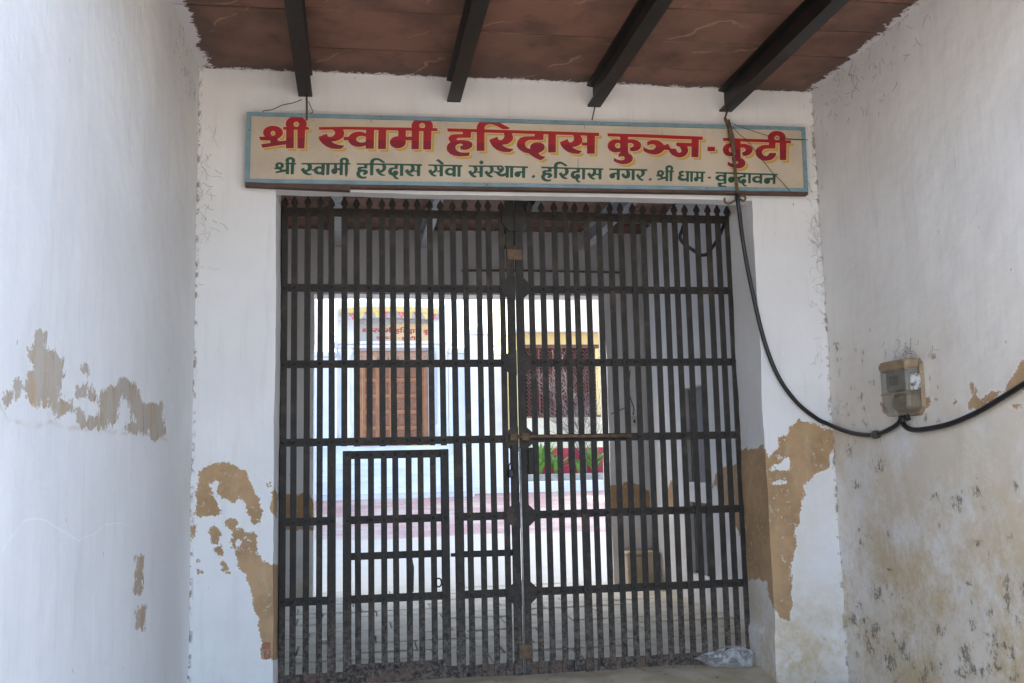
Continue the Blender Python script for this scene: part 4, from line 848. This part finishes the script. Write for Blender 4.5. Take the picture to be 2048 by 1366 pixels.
def octbox(ya_, yb_, z0, z1, x0, x1, c, mat, name, sh=.012):
    def ring(x, s): 
        a, b, u, w = ya_ + s, yb_ - s, z0 + s, z1 - s
        return [(x, a + c, u), (x, b - c * .8, u), (x, b, u + c * 1.1), (x, b, w - c), (x, b - c, w), (x, a + c * .7, w), (x, a, w - c * .7), (x, a, u + c)]
    m2 = MB(); v = ring(x0, 0) + ring(x1 + .02, 0) + ring(x1, sh); f = [tuple(range(16, 24))] + [(l * 8 + i, l * 8 + (i + 1) % 8, l * 8 + 8 + (i + 1) % 8, l * 8 + 8 + i) for l in (0, 1) for i in range(8)]
    m2.add(v, f); return m2.build(name, mat, mt)
octbox(ya - .003, yb + .012, zbm - .004, zt + .006, XR + .008, XR - .020, .045, METERBASE, 'back_plate')
octbox(ya + .03, yb - .02, zbm + .15, zt - .05, XR - .03, XR - .088, .01, METERGREY, 'meter_case')
octbox(ya + .05, yb - .04, zbm + .03, zbm + .13, XR - .03, XR - .07, .02, METERBASE, 'terminal_block')
cov = octbox(ya, yb, zbm, zt, XR - .034, XR - .115, .045, CLEARCOVER, 'cover', .016)
m2 = MB(); m2.box((XR - .1165, ya + .004, zbm + .132), (XR - .111, yb - .004, zbm + .142)); m2.build('seam', METERBASE, mt)
octbox(ya - .005, yb + .005, zt - .062, zt + .005, XR - .033, XR - .1195, .018, METERBASE, 'top_cap', .010)
m2 = MB(); v = []
for j_ in range(9):
    for i_ in range(6): v.append((XR - .095 + .07 * i_ / 5, ya - .0045 + random.uniform(-.003, .001), zbm + .15 + (zt - zbm - .24) * j_ / 8))
m2.add(v, [(j_ * 6 + i_, j_ * 6 + i_ + 1, j_ * 6 + i_ + 7, j_ * 6 + i_ + 6) for j_ in range(8) for i_ in range(5)]); m2.build('foil_strip', FOIL, mt)
m2 = MB(); m2.box((XR - .0905, ya + .12, zt - .15), (XR - .0885, yb - .07, zt - .09)); m2.build('display', DARKROOM, mt)
m2 = MB(); m2.tube([(XR - .06, (ya + yb) / 2 - .03, zbm + .01), (XR - .045, (ya + yb) / 2 - .03, zbm - .03)], .016, 8); m2.build('cable_gland', STEEL_BLACK, mt)

# cobweb tufts and dust strands in the porch corners
def strands(name, label, centre, n, spread, plane):
    m2 = MB()
    for _ in range(n):
        p = np.array(centre) + rng.normal(0, 1, 3) * spread; L_ = random.uniform(.02, .09); a = random.uniform(0, 6.28); pts = []
        for k in range(8):
            d = np.array([math.cos(a), 0, math.sin(a)]) if plane == 1 else np.array([0, math.cos(a), math.sin(a)])
            pts.append(p.copy()); p = p + d * L_ / 7; a += random.uniform(-.5, .5)
        for q in pts: q[plane] = (YF - .006 if plane == 1 else centre[0]) 
        m2.tube(pts, random.uniform(.0005, .0011), 4)
    return tag(m2.build(name, WEB), label, 'cobweb', kind='stuff')
strands('cobweb', 'dusty cobweb threads down the porch corner beside the sign end', (XR - .03, YF, 3.1), 120, (.035, 0, .5), 1)
strands('cobweb', 'dusty cobweb threads in the porch corner by the blue sign edge', (XL + .05, YF, 3.4), 70, (.045, 0, .32), 1)
strands('cobweb', 'dusty cobweb threads high on the wall under the slabs above the meter', (XR - .006, -1.0, 4.05), 90, (0, .5, .11), 0)
strands('cobweb', 'dusty cobweb threads around the top of the meter box', (XR - .006, (ya + yb) / 2, zt + .02), 60, (0, .13, .05), 0)
strands('cobweb', 'few dark cobweb threads under the slabs at the flaked wall', (XL + .006, -.9, 4.02), 40, (0, .3, .12), 0)

# ------------------------------------------------------------------ small things in the passage
m2 = MB(); q = [aY(a, b, YE - .03) for a, b in ((925, 541), (1040, 541), (1150, 543), (1250, 545))]; m2.tube(q, .014, 8)
for k in (0, 3): m2.tube([q[k], q[k] + [0, .05, 0]], .012, 6)
tag(m2.build('wall_rod', RUST), 'rusty iron rod fixed along the wall above the far opening', 'rod')
s_ = aY(1268, 843, YE - .012); sw = thing('switch_box', 'small cream electric switch box on the passage end wall', 'switch', tuple(s_))
m2 = MB(); m2.box((s_[0] - .045, YE - .03, s_[2] - .065), (s_[0] + .045, YE + .004, s_[2] + .065), .006); m2.build('plate', OFFWHITE, sw)
m2 = MB(); m2.box((s_[0] - .012, YE - .036, s_[2] - .02), (s_[0] + .012, YE - .029, s_[2] + .02), .003); m2.build('toggle', STEEL_BLACK, sw)
wires('house_wire', 'thin dark wire rising from the cream switch box', [[aY(a, b, YE - .012) for a, b in ((1266, 830), (1268, 818), (1262, 800), (1258, 780), (1260, 740))], [aY(a, b, YE - .012) for a, b in ((1262, 812), (1245, 818), (1222, 828))]], .006)
def plastic_bag():
    c = aZ(1465, 1326, .045); n1, n2 = 40, 22; v = []
    for j_ in range(n2):
        th = math.pi * j_ / (n2 - 1)
        for i_ in range(n1):
            ph = 2 * math.pi * i_ / n1; d = np.array([math.sin(th) * math.cos(ph), math.sin(th) * math.sin(ph), math.cos(th)]); v.append(d)
    v = np.array(v); r = 1 + .22 * vnoise(v, 1.7, 5) + .16 * np.abs(vnoise(v, 3.6, 6)) + .10 * np.abs(vnoise(v, 8, 8)) - .05
    w = v * r[:, None] * [.165, .11, .082]; w[:, 0] -= np.where(v[:, 0] < -.55, .05 * (np.abs(v[:, 0]) - .55) / .45 * (1 + vnoise(v, 6, 3)), 0)
    w[:, 2] = np.maximum(w[:, 2], -.055 + .006 * vnoise(v, 5, 2)); w += np.array([2.715, -.075, .072])
    f = [(j_ * n1 + i_, j_ * n1 + (i_ + 1) % n1, (j_ + 1) * n1 + (i_ + 1) % n1, (j_ + 1) * n1 + i_) for j_ in range(n2 - 1) for i_ in range(n1)]
    t = NT('thin_plastic_film'); t.col((.86, .85, .84)); t.rough(.16); t.L(t.math('ADD', t.math('MULTIPLY', t.ss(t.noise(7, 3, .6, None, 1.5), .42, .68), .42), .16), t.p.inputs['Alpha']); t.p.inputs['Specular IOR Level'].default_value = .9
    t.bump(t.noise(9, 3, .6, None, 2.0), .8, .04)
    m2 = MB(); m2.add(w, f, True); return tag(m2.build('plastic_bag', t.m), 'crumpled clear plastic bag lying on the threshold against the pier', 'bag')
plastic_bag()
q = aZ(649, 1284, .012); m2 = MB(); v = [(q[0] + a * .05, q[1] + b * .06, .014 + abs(a * b) * .02 + random.uniform(0, .02)) for b in (-1, 0, 1) for a in (-1, 0, 1)]
m2.add(v, [(0, 1, 4, 3), (1, 2, 5, 4), (3, 4, 7, 6), (4, 5, 8, 7)]); tag(m2.build('paper_scrap', PAPER), 'white scrap of paper on the passage flagstones', 'litter')

# ------------------------------------------------------------------ the courtyard beyond
YT = 24.0                                                        # temple front
def T(px, py, y_=YT): return aY(px, py, y_)
zt0 = float(T(780, 893)[2]); zg = court_z(YT - 3)
tg = thing('temple', 'white marble temple entrance with carved teak door at the head of steps', 'temple', (1.2, YT, zg))
nst = 9; dzs = (zt0 - zg) / nst
sx0, sx1 = float(T(600, 900)[0]), float(T(925, 900)[0])
for k in range(nst):
    m2 = MB(); z1 = zg + dzs * (k + 1); yk0 = YT - .35 - (nst - k) * .30
    m2.box((sx0, yk0, zg - .1), (sx1, yk0 + .301, z1 - .03)); m2.box((sx0 - .01, yk0 - .02, z1 - .03), (sx1 + .01, yk0 + .30, z1), .004); m2.build('step', MARBLE_STEP, tg)
m2 = MB(); m2.box((-6, YT - .35, zg - .3), (sx1 + 2.0, YT + 3, zt0 - .002)); m2.build('plinth', MARBLE, tg)
dx0, dx1 = float(T(716, 800)[0]), float(T(858, 800)[0]); dz1 = float(T(786, 700)[2]); dz0 = zt0
wx_l, wx_r = float(T(672, 760)[0]), float(T(897, 760)[0]); ztop = float(T(780, 606)[2])
m2 = MB(); m2.box((wx_l, YT + .25, zt0), (dx0, YT + .9, ztop)); m2.box((dx1, YT + .25, zt0), (wx_r, YT + .9, ztop)); m2.box((dx0, YT + .25, dz1), (dx1, YT + .9, ztop)); m2.build('wall', MARBLE, tg)
for xc in (float(T(692, 780)[0]), float(T(881, 780)[0])):
    h = float(T(780, 697)[2]) - zt0; m2 = MB()
    m2.lathe((xc, YT + .02, zt0), [(.26, 0), (.26, .14), (.20, .18), (.15, .24), (.21, .40), (.23, .52), (.17, .66), (.13, .72), (.16, .76), (.145, .80), (.135, h * .6), (.125, h - .5), (.15, h - .46), (.13, h - .40), (.17, h - .25), (.24, h - .10), (.24, h)], 20); m2.build('pillar', MARBLE, tg)
    # scalloped bracket beside the pillar head
    s = -1 if xc < 1 else 1; z_ = float(T(780, 697)[2]); pts = [(xc - s * .25, z_)]
    for k in range(4):
        for a in np.linspace(-.9, .9, 6): pts.append((xc + s * (.13 + .14 * math.cos(a) + .04 * (3 - k)), z_ + .12 + k * .26 + .13 * math.sin(a)))
    pts.append((xc - s * .25, z_ + 1.05)); m2 = MB(); m2.prism(pts, 1, YT - .02, YT + .245); m2.build('scalloped_bracket', MARBLE, tg)
m2 = MB(); m2.box((wx_l + .1, YT - .18, float(T(780, 697)[2])), (wx_r - .1, YT + .245, float(T(780, 690)[2])), .02); m2.box((wx_l + .05, YT - .26, float(T(780, 690)[2]) + .002), (wx_r - .05, YT + .245, float(T(780, 684)[2])), .02); m2.build('cornice', MARBLE, tg)
# lettered panel
pz0, pz1 = float(T(780, 684)[2]), float(T(780, 648)[2]); nx_, nz_ = 220, 60
bx0, bx1 = float(T(717, 660)[0]), float(T(856, 660)[0])
gx, gz = np.meshgrid(np.linspace(0, 1, nx_), np.linspace(0, 1, nz_)); gx = gx.ravel(); gz = gz.ravel()
V3 = np.stack([bx0 + gx * (bx1 - bx0), np.full(gx.shape, YT - .06), pz0 + .01 + gz * (pz1 - pz0 - .02)], 1)
l1 = text_sd(480 + gx * 790, 232 + (1 - gz - .14) / .46 * 88, RED_T); l1 = np.where((1 - gz > .06) & (1 - gz < .70), l1, 30)
l2 = text_sd(1150 + (gx - .15) * 640, 265 + (1 - gz - .70) / .26 * 66, RED_T); l2 = np.where((1 - gz > .66) & (gx > .22), l2, 30)
me = bpy.data.meshes.new('name_panel'); me.from_pydata([tuple(p) for p in V3], [], [(j * nx_ + i, j * nx_ + i + 1, (j + 1) * nx_ + i + 1, (j + 1) * nx_ + i) for j in range(nz_ - 1) for i in range(nx_ - 1)])
setattrs(me, red=np.minimum(l1, l2)); t = NT('name_panel_paint'); c = t.mix(t.ss(t.xyz()[0], .6, 1.5), (.42, .40, .36), (.66, .50, .26)); c = t.mix(t.ss(t.attr('red'), 1.5, -1.0), c, (.40, .04, .05)); t.col(c); t.rough(.5); me.materials.append(t.m); me.update(); link('name_panel', me, tg)
m2 = MB(); m2.box((bx0 - .05, YT - .058, pz0), (bx1 + .05, YT + .245, pz1), .01); m2.build('panel_block', MARBLE, tg)
# curved canopy and festoon
cx0, cx1 = float(T(676, 620)[0]), float(T(876, 620)[0]); zc0 = float(T(780, 640)[2]); m2 = MB(); v = []; N = 24
def cz(u): return -.07 * (2 * u - 1) ** 2
prof = [(YT - .75, -.34), (YT - .80, -.06), (YT - .60, .16), (YT - .30, .42), (YT + .9, .62), (YT + .9, -.34)]
for i in range(N + 1):
    u = i / N
    for y_, z_ in prof: v.append((cx0 + u * (cx1 - cx0), y_, zc0 + .40 + z_ + cz(u)))
n = len(prof); m2.add(v, [(i * n + k, i * n + (k + 1) % n, (i + 1) * n + (k + 1) % n, (i + 1) * n + k) for i in range(N) for k in range(n)] + [tuple(range(n)), tuple(range(N * n + n - 1, N * n - 1, -1))], True); m2.build('canopy', MARBLE, tg)
for i in range(12):
    u0, u1 = i / 12, (i + 1) / 12; um = (u0 + u1) / 2; f_ = lambda u: (cx0 + .08 + u * (cx1 - cx0 - .16)); zb_ = lambda u: zc0 + .30 + cz(u)
    m2 = MB(); m2.prism([(f_(u0), zb_(u0)), (f_(u1), zb_(u1)), (f_(u1), zb_(u1) - .16), (f_(u0), zb_(u0) - .16)], 1, YT - .835, YT - .80); m2.build('festoon_band', GOLD, tg)
    m2 = MB(); m2.prism([(f_(u0) + .02, zb_(u0) - .165), (f_(u1) - .02, zb_(u1) - .165), (f_(u1) - .05, zb_(um) - .26), (f_(um), zb_(um) - .38), (f_(u0) + .05, zb_(um) - .26)], 1, YT - .83, YT - .81); m2.build('pendant', RED if i % 2 else GOLD, tg)
# door
m2 = MB(); m2.box((dx0, YT + .30, dz0), (dx0 + .14, YT + .45, dz1)); m2.box((dx1 - .14, YT + .30, dz0), (dx1, YT + .45, dz1)); m2.box((dx0 + .14, YT + .30, dz1 - .10), (dx1 - .14, YT + .45, dz1)); m2.build('door_frame', TEAK, tg)
for k in range(7):
    xc = dx0 + (k + .5) / 7 * (dx1 - dx0); rr = (dx1 - dx0) / 14; z_ = dz1 - .02; m2 = MB(); m2.prism([(xc - rr * .98, z_), (xc + rr * .98, z_)] + [(xc + rr * .95 * math.cos(a), z_ - .16 - .2 * math.sin(a)) for a in np.linspace(0, math.pi, 9)], 1, YT + .22, YT + .28); m2.dome((xc, YT + .22, z_ - .20), .07, (0, -1, 0), 8); m2.build('carved_toran', TORAN, tg)
mid = (dx0 + dx1) / 2; lz1 = dz1 - .10
for a, b in ((dx0 + .142, mid - .004), (mid + .004, dx1 - .142)):
    m2 = MB(); m2.box((a, YT + .36, dz0 + .02), (b, YT + .42, lz1)); leaf = m2.build('door_leaf', TEAK, tg)
    zs = np.linspace(dz0 + .10, lz1 - .30, 6)
    for r_ in range(5):
        for c_ in range(2):
            xa = a + .09 + c_ * (b - a - .10) / 2; xb = xa + (b - a - .30) / 2; za, zb2 = zs[r_] + .04, zs[r_ + 1] - .06
            m2 = MB(); v = [(xa, YT + .36, za), (xb, YT + .36, za), (xb, YT + .36, zb2), (xa, YT + .36, zb2)]; e_ = .045
            v += [(xa + e_, YT + .335, za + e_), (xb - e_, YT + .335, za + e_), (xb - e_, YT + .335, zb2 - e_), (xa + e_, YT + .335, zb2 - e_)]; v += [(xa + e_ * 1.7, YT + .352, za + e_ * 1.7), (xb - e_ * 1.7, YT + .352, za + e_ * 1.7), (xb - e_ * 1.7, YT + .352, zb2 - e_ * 1.7), (xa + e_ * 1.7, YT + .352, zb2 - e_ * 1.7)]
            m2.add(v, [(i, (i + 1) % 4, 4 + (i + 1) % 4, 4 + i) for i in range(4)] + [(4 + i, 4 + (i + 1) % 4, 8 + (i + 1) % 4, 8 + i) for i in range(4)] + [(8, 9, 10, 11)]); m2.build('panel', TEAKDARK, leaf)
m2 = MB(); m2.box((mid + .03, YT + .325, dz0 + 1.35), (mid + .07, YT + .36, dz0 + 1.65), .005); m2.build('door_handle', STEEL_BLACK, tg)
# boundary walls left and right of the temple
def mwall(name, label, px0, px1, pyt, y_, zb_, mat=MARBLE, th=.35, bands=True):
    a, b = float(T(px0, 800, y_)[0]), float(T(px1, 800, y_)[0]); zt_ = float(T((px0 + px1) / 2, pyt, y_)[2]); w = thing(name, label, 'wall', ((a + b) / 2, y_, zb_))
    m3 = MB(); m3.box((a, y_, zb_), (b, y_ + th, zt_ - .16)); m3.build('wall_face', mat, w)
    m3 = MB(); m3.box((a - .02, y_ - .07, zt_ - .158), (b + .02, y_ + th + .07, zt_ - .06), .01); m3.box((a - .01, y_ - .03, zt_ - .058), (b + .01, y_ + th + .03, zt_), .01); m3.build('coping', mat, w)
    if bands:
        m3 = MB(); m3.box((a - .005, y_ - .05, zb_), (b + .005, y_ - .002, zb_ + .35), .01); m3.build('base_course', mat, w)
    return w
mwall('marble_wall', 'white marble wall on the door hinge side of the temple', 560, 671, 704, YT + .3, zt0 - .01)
mwall('marble_wall', 'white marble wall between the temple door and the domed post', 898, 936, 697, YT + .3, zg)
dp = thing('domed_post', 'white marble post with a rounded dome top beside the yellow house', 'post', (float(T(958, 800)[0]), YT - .2, zg))
xc = float(T(958, 800)[0]); zs_ = float(T(958, 672)[2]); zd = float(T(958, 645)[2]); w_ = .30
m2 = MB(); m2.box((xc - w_, YT - .3, zg), (xc + w_, YT + .3, zs_), .02); m2.build('shaft', MARBLE, dp)
m2 = MB(); m2.box((xc - w_ - .05, YT - .36, zs_), (xc + w_ + .05, YT + .36, zs_ + .08), .02); m2.lathe((xc, YT, zs_ + .08), [(.27, 0), (.30, .06), (.27, .16), (.18, .25), (.08, .31), (.05, .35), (.02, zd - zs_ - .08)], 18); m2.build('dome', MARBLE, dp)
for s in (-1, 1):
    for k in range(5):
        z_ = zg + 1.2 + k * .55; m2 = MB(); m2.tube([(xc + s * .12 + .05 * math.cos(a), YT - .305, z_ + .09 * math.sin(a)) for a in np.linspace(.4, 5.4, 9)], .012, 5); m2.build('carved_relief', MARBLE_STEP, dp)
mwall('marble_wall', 'white marble panel wall between the domed post and the yellow house', 981, 1019, 700, YT + .3, zg)
# marble block terrace in front of those walls
m2 = MB(); bx_a, bx_b = float(T(928, 960, YT - 1.4)[0]), float(T(1040, 960, YT - 1.4)[0]); z_b = float(T(980, 893, YT - 1.4)[2])
m2.box((bx_a, YT - 1.4, zg - .1), (bx_b, YT - .4, z_b), .02); m2.box((bx_a - .05, YT - 1.9, zg - .1), (bx_b + .05, YT - 1.41, zg + .26), .02); tag(m2.build('marble_terrace', MARBLE), 'low white marble terrace beside the temple steps', 'terrace')

cw = thing('courtyard_shade_block', 'tall white block added out of view to shade the courtyard', 'building', (-7, 17, 0))  # unseen building, added only to keep the sun off the courtyard
m2 = MB(); m2.box((-12, 5.6, -.2), (-4.6, 33, 10.4)); m2.build('wall', MARBLE, cw)
m2 = MB(); m2.box((-12.2, 5.4, 10.402), (-4.3, 33.2, 10.7), .03); m2.build('roof', MARBLE_STEP, cw)
for k in range(5):
    m2 = MB(); m2.box((-4.598, 12 + k * 3.6, 1.6), (-4.52, 13.3 + k * 3.6, 3.4), .02); m2.build('window', DARKROOM, cw)  # made-up windows on the added shading block

# yellow house
YH = YT - .6; H_ = lambda a, b: aY(a, b, YH)
hx0, hx1 = float(H_(1022, 700)[0]), float(H_(1330, 700)[0]); hz = float(H_(1100, 470)[2])
yh = thing('yellow_house', 'yellow washed house with a red brown lattice window', 'house', ((hx0 + hx1) / 2, YH, zg))
lx0, lx1 = float(H_(1050, 760)[0]), float(H_(1192, 760)[0]); lz0_, lz1_ = float(H_(1120, 831)[2]), float(H_(1120, 697)[2]); lmid = float(H_(1120, 668)[2])
m2 = MB(); m2.box((hx0, YH, zg - .2), (lx0, YH + 5, lmid)); m2.box((lx1, YH, zg - .2), (hx1, YH + 5, lmid)); m2.box((lx0, YH, zg - .2), (lx1, YH + 5, lz0_)); m2.box((lx0, YH + .002, lz1_ + .08), (lx1, YH + 5, lmid)); m2.box((lx0, YH + .5, lz0_), (lx1, YH + .6, lz1_ + .08)); m2.build('lower_wall', YELLOW, yh)
m2 = MB(); m2.box((lx0 - .0, YH - .004, lz0_ - .8), (lx1 + .3, YH - .001, lz0_ - .05)); m2.build('dado', CREAM, yh)
m2 = MB(); m2.box((hx0 - .0, YH + .02, lmid + .12), (hx1, YH + 5, hz)); m2.build('upper_wall', CREAM, yh)
m2 = MB(); m2.box((hx0 - .05, YH - .55, lmid), (hx1, YH + .5, lmid + .12), .02); m2.build('ledge', MARBLE_STEP, yh)
m2 = MB(); m2.box((lx0 - .12, YH - .05, lz1_), (lx1 + .12, YH + .12, lz1_ + .12), .01); m2.build('window_lintel', LATTICE, yh); m2 = MB(); m2.box((lx0 - .12, YH - .04, lz0_ - .06), (lx1 + .12, YH + .12, lz0_), .01); m2.build('window_sill', LATTICE, yh)
m2 = MB(); m2.box((lx0 + .01, YH + .35, lz0_), (lx1 - .01, YH + .38, lz1_)); m2.build('window_dark', DARKROOM, yh)
npan = 5
for k in range(npan):
    a, b = lx0 + (lx1 - lx0) * k / npan, lx0 + (lx1 - lx0) * (k + 1) / npan
    m2 = MB(); m2.box((a - .025, YH + .01, lz0_ + .002), (a + .025, YH + .07, lz1_ - .002)); m2.build('mullion', LATTICE, yh)
    m2 = MB(); st = .125; w0, h0 = b - a, lz1_ - lz0_
    for sgn in (1, -1):
        c = -h0
        while c < w0 + h0:
            # diagonal strip x = c + sgn*(z), clipped to the pane
            pts = []
            for z_ in (0.0, h0):
                pts.append((c + (z_ if sgn > 0 else h0 - z_), z_))
            (xa, za), (xb, zb3) = pts
            def clip(xa, za, xb, zb3):
                t0, t1 = 0.0, 1.0; dx_ = xb - xa
                for lim, sg_ in ((0.0, 1), (w0, -1)):
                    va, vb = sg_ * (xa - lim), sg_ * (xb - lim)
                    if va < 0 and vb < 0: return None
                    if va < 0: t0 = max(t0, va / (va - vb))
                    if vb < 0: t1 = min(t1, va / (va - vb))
                return None if t0 >= t1 else (xa + dx_ * t0, za + (zb3 - za) * t0, xa + dx_ * t1, za + (zb3 - za) * t1)
            q = clip(xa, za, xb, zb3)
            if q: m2.tube([(a + q[0], YH + .04 + sgn * .012, lz0_ + q[1]), (a + q[2], YH + .04 + sgn * .012, lz0_ + q[3])], .016, 4)
            c += st
    z_ = st / 2
    while z_ < h0: m2.tube([(a + .02, YH + .04, lz0_ + z_), (b - .02, YH + .04, lz0_ + z_)], .010, 4); z_ += st
    m2.build('lattice_panel', LATTICE, yh)
# planter with leaves
YPn = YH - 1.3; K_ = lambda a, b: aY(a, b, YPn)
pa, pb = float(K_(1046, 950)[0]), float(K_(1260, 950)[0]); pzc = court_z(YPn)
pln = thing('planter', 'low stone planter with a crimson back wall beneath the lattice window', 'planter', ((pa + pb) / 2, YPn, pzc))
m2 = MB(); m2.box((pa, YPn - .06, pzc - .1), (pb, YPn + .10, float(K_(1100, 962)[2])), .02); m2.build('kerb', MARBLE_STEP, pln)
m2 = MB(); m2.box((pa, YPn + .101, pzc - .1), (pb, YPn + .70, float(K_(1100, 948)[2])), .03); m2.build('stone_bed', STONE, pln)
m2 = MB(); m2.box((pa + .3, YPn + .72, pzc), (pb, YPn + .82, float(K_(1100, 896)[2]))); m2.build('back_wall', CRIMSON, pln)
m2 = MB(); m2.box((pa, YPn + .71, float(K_(1100, 896)[2]) + .001), (pb, YPn + .86, float(K_(1100, 884)[2])), .01); m2.build('coping', CREAM, pln)
zsoil = float(K_(1100, 950)[2])
def leafy(px, n, hmax, label):
    x0 = float(K_(px, 950)[0]); pl_ = thing('leafy_plant', label, 'plant', (x0, YPn + .35, zsoil - .05), 'plants in the planter')
    for i in range(n):
        a = random.uniform(0, 6.28); L_ = random.uniform(.5, 1) * hmax; lean = random.uniform(.25, .9); w = random.uniform(.045, .085); v = []
        for k in range(6):
            s = k / 5; r_ = lean * L_ * s * s; z_ = L_ * (s - .35 * s * s * lean); wd = w * math.sin(math.pi * (.12 + .86 * s)); c = np.array([x0 + r_ * math.cos(a), YPn + .35 + r_ * math.sin(a) * .6, zsoil - .05 + z_]); n_ = np.array([-math.sin(a), math.cos(a) * .6, 0])
            v += [c - n_ * wd, c + n_ * wd + [0, 0, .012]]
        m3 = MB(); m3.add(v, [(2 * k, 2 * k + 1, 2 * k + 3, 2 * k + 2) for k in range(5)], True); m3.build('leaf', LEAF, pl_)
leafy(1085, 40, 1.45, 'tall strap leaved green plant at the end of the planter'); leafy(1118, 22, 1.0, 'short arching green plant in the middle of the planter'); leafy(1165, 22, .85, 'low green plant before the crimson wall'); leafy(1194, 22, 1.2, 'green plant half hidden by the passage wall'); leafy(1066, 10, .6, 'small green plant by the marble terrace')
def bush(px, label, n=60):
    x0 = float(K_(px, 950)[0]); b_ = thing('bare_bush', label, 'bush', (x0, YPn + .5, zsoil - .05)); m3 = MB(); m4 = MB()
    def grow(p, d, L_, r, lev):
        pts = [p]
        for k in range(4):
            d = (d + Vector((random.uniform(-.35, .35), random.uniform(-.3, .3), random.uniform(-.12, .2)))).normalized(); p = p + d * L_ / 4; pts.append(p)
        (m3 if lev == 0 else m4).tube(pts, [r * (1 - .15 * k) for k in range(5)], 4)
        if lev < 3:
            for k in range(4 if lev else 7): q = pts[random.randint(1, 4)]; grow(q, (d + Vector((random.uniform(-1, 1), random.uniform(-.6, .6), random.uniform(-.4, .7)))).normalized(), L_ * random.uniform(.5, .75), r * .55, lev + 1)
    for k in range(4): grow(Vector((x0 + random.uniform(-.2, .2), YPn + .5, zsoil - .05)), Vector((random.uniform(-.35, .2), random.uniform(-.1, .1), 1)).normalized(), 2.1, .022, 0)
    m3.build('stem', TWIG, b_); m4.build('twigs', TWIG, b_)
bush(1182, 'bare twiggy bush climbing before the lattice window')
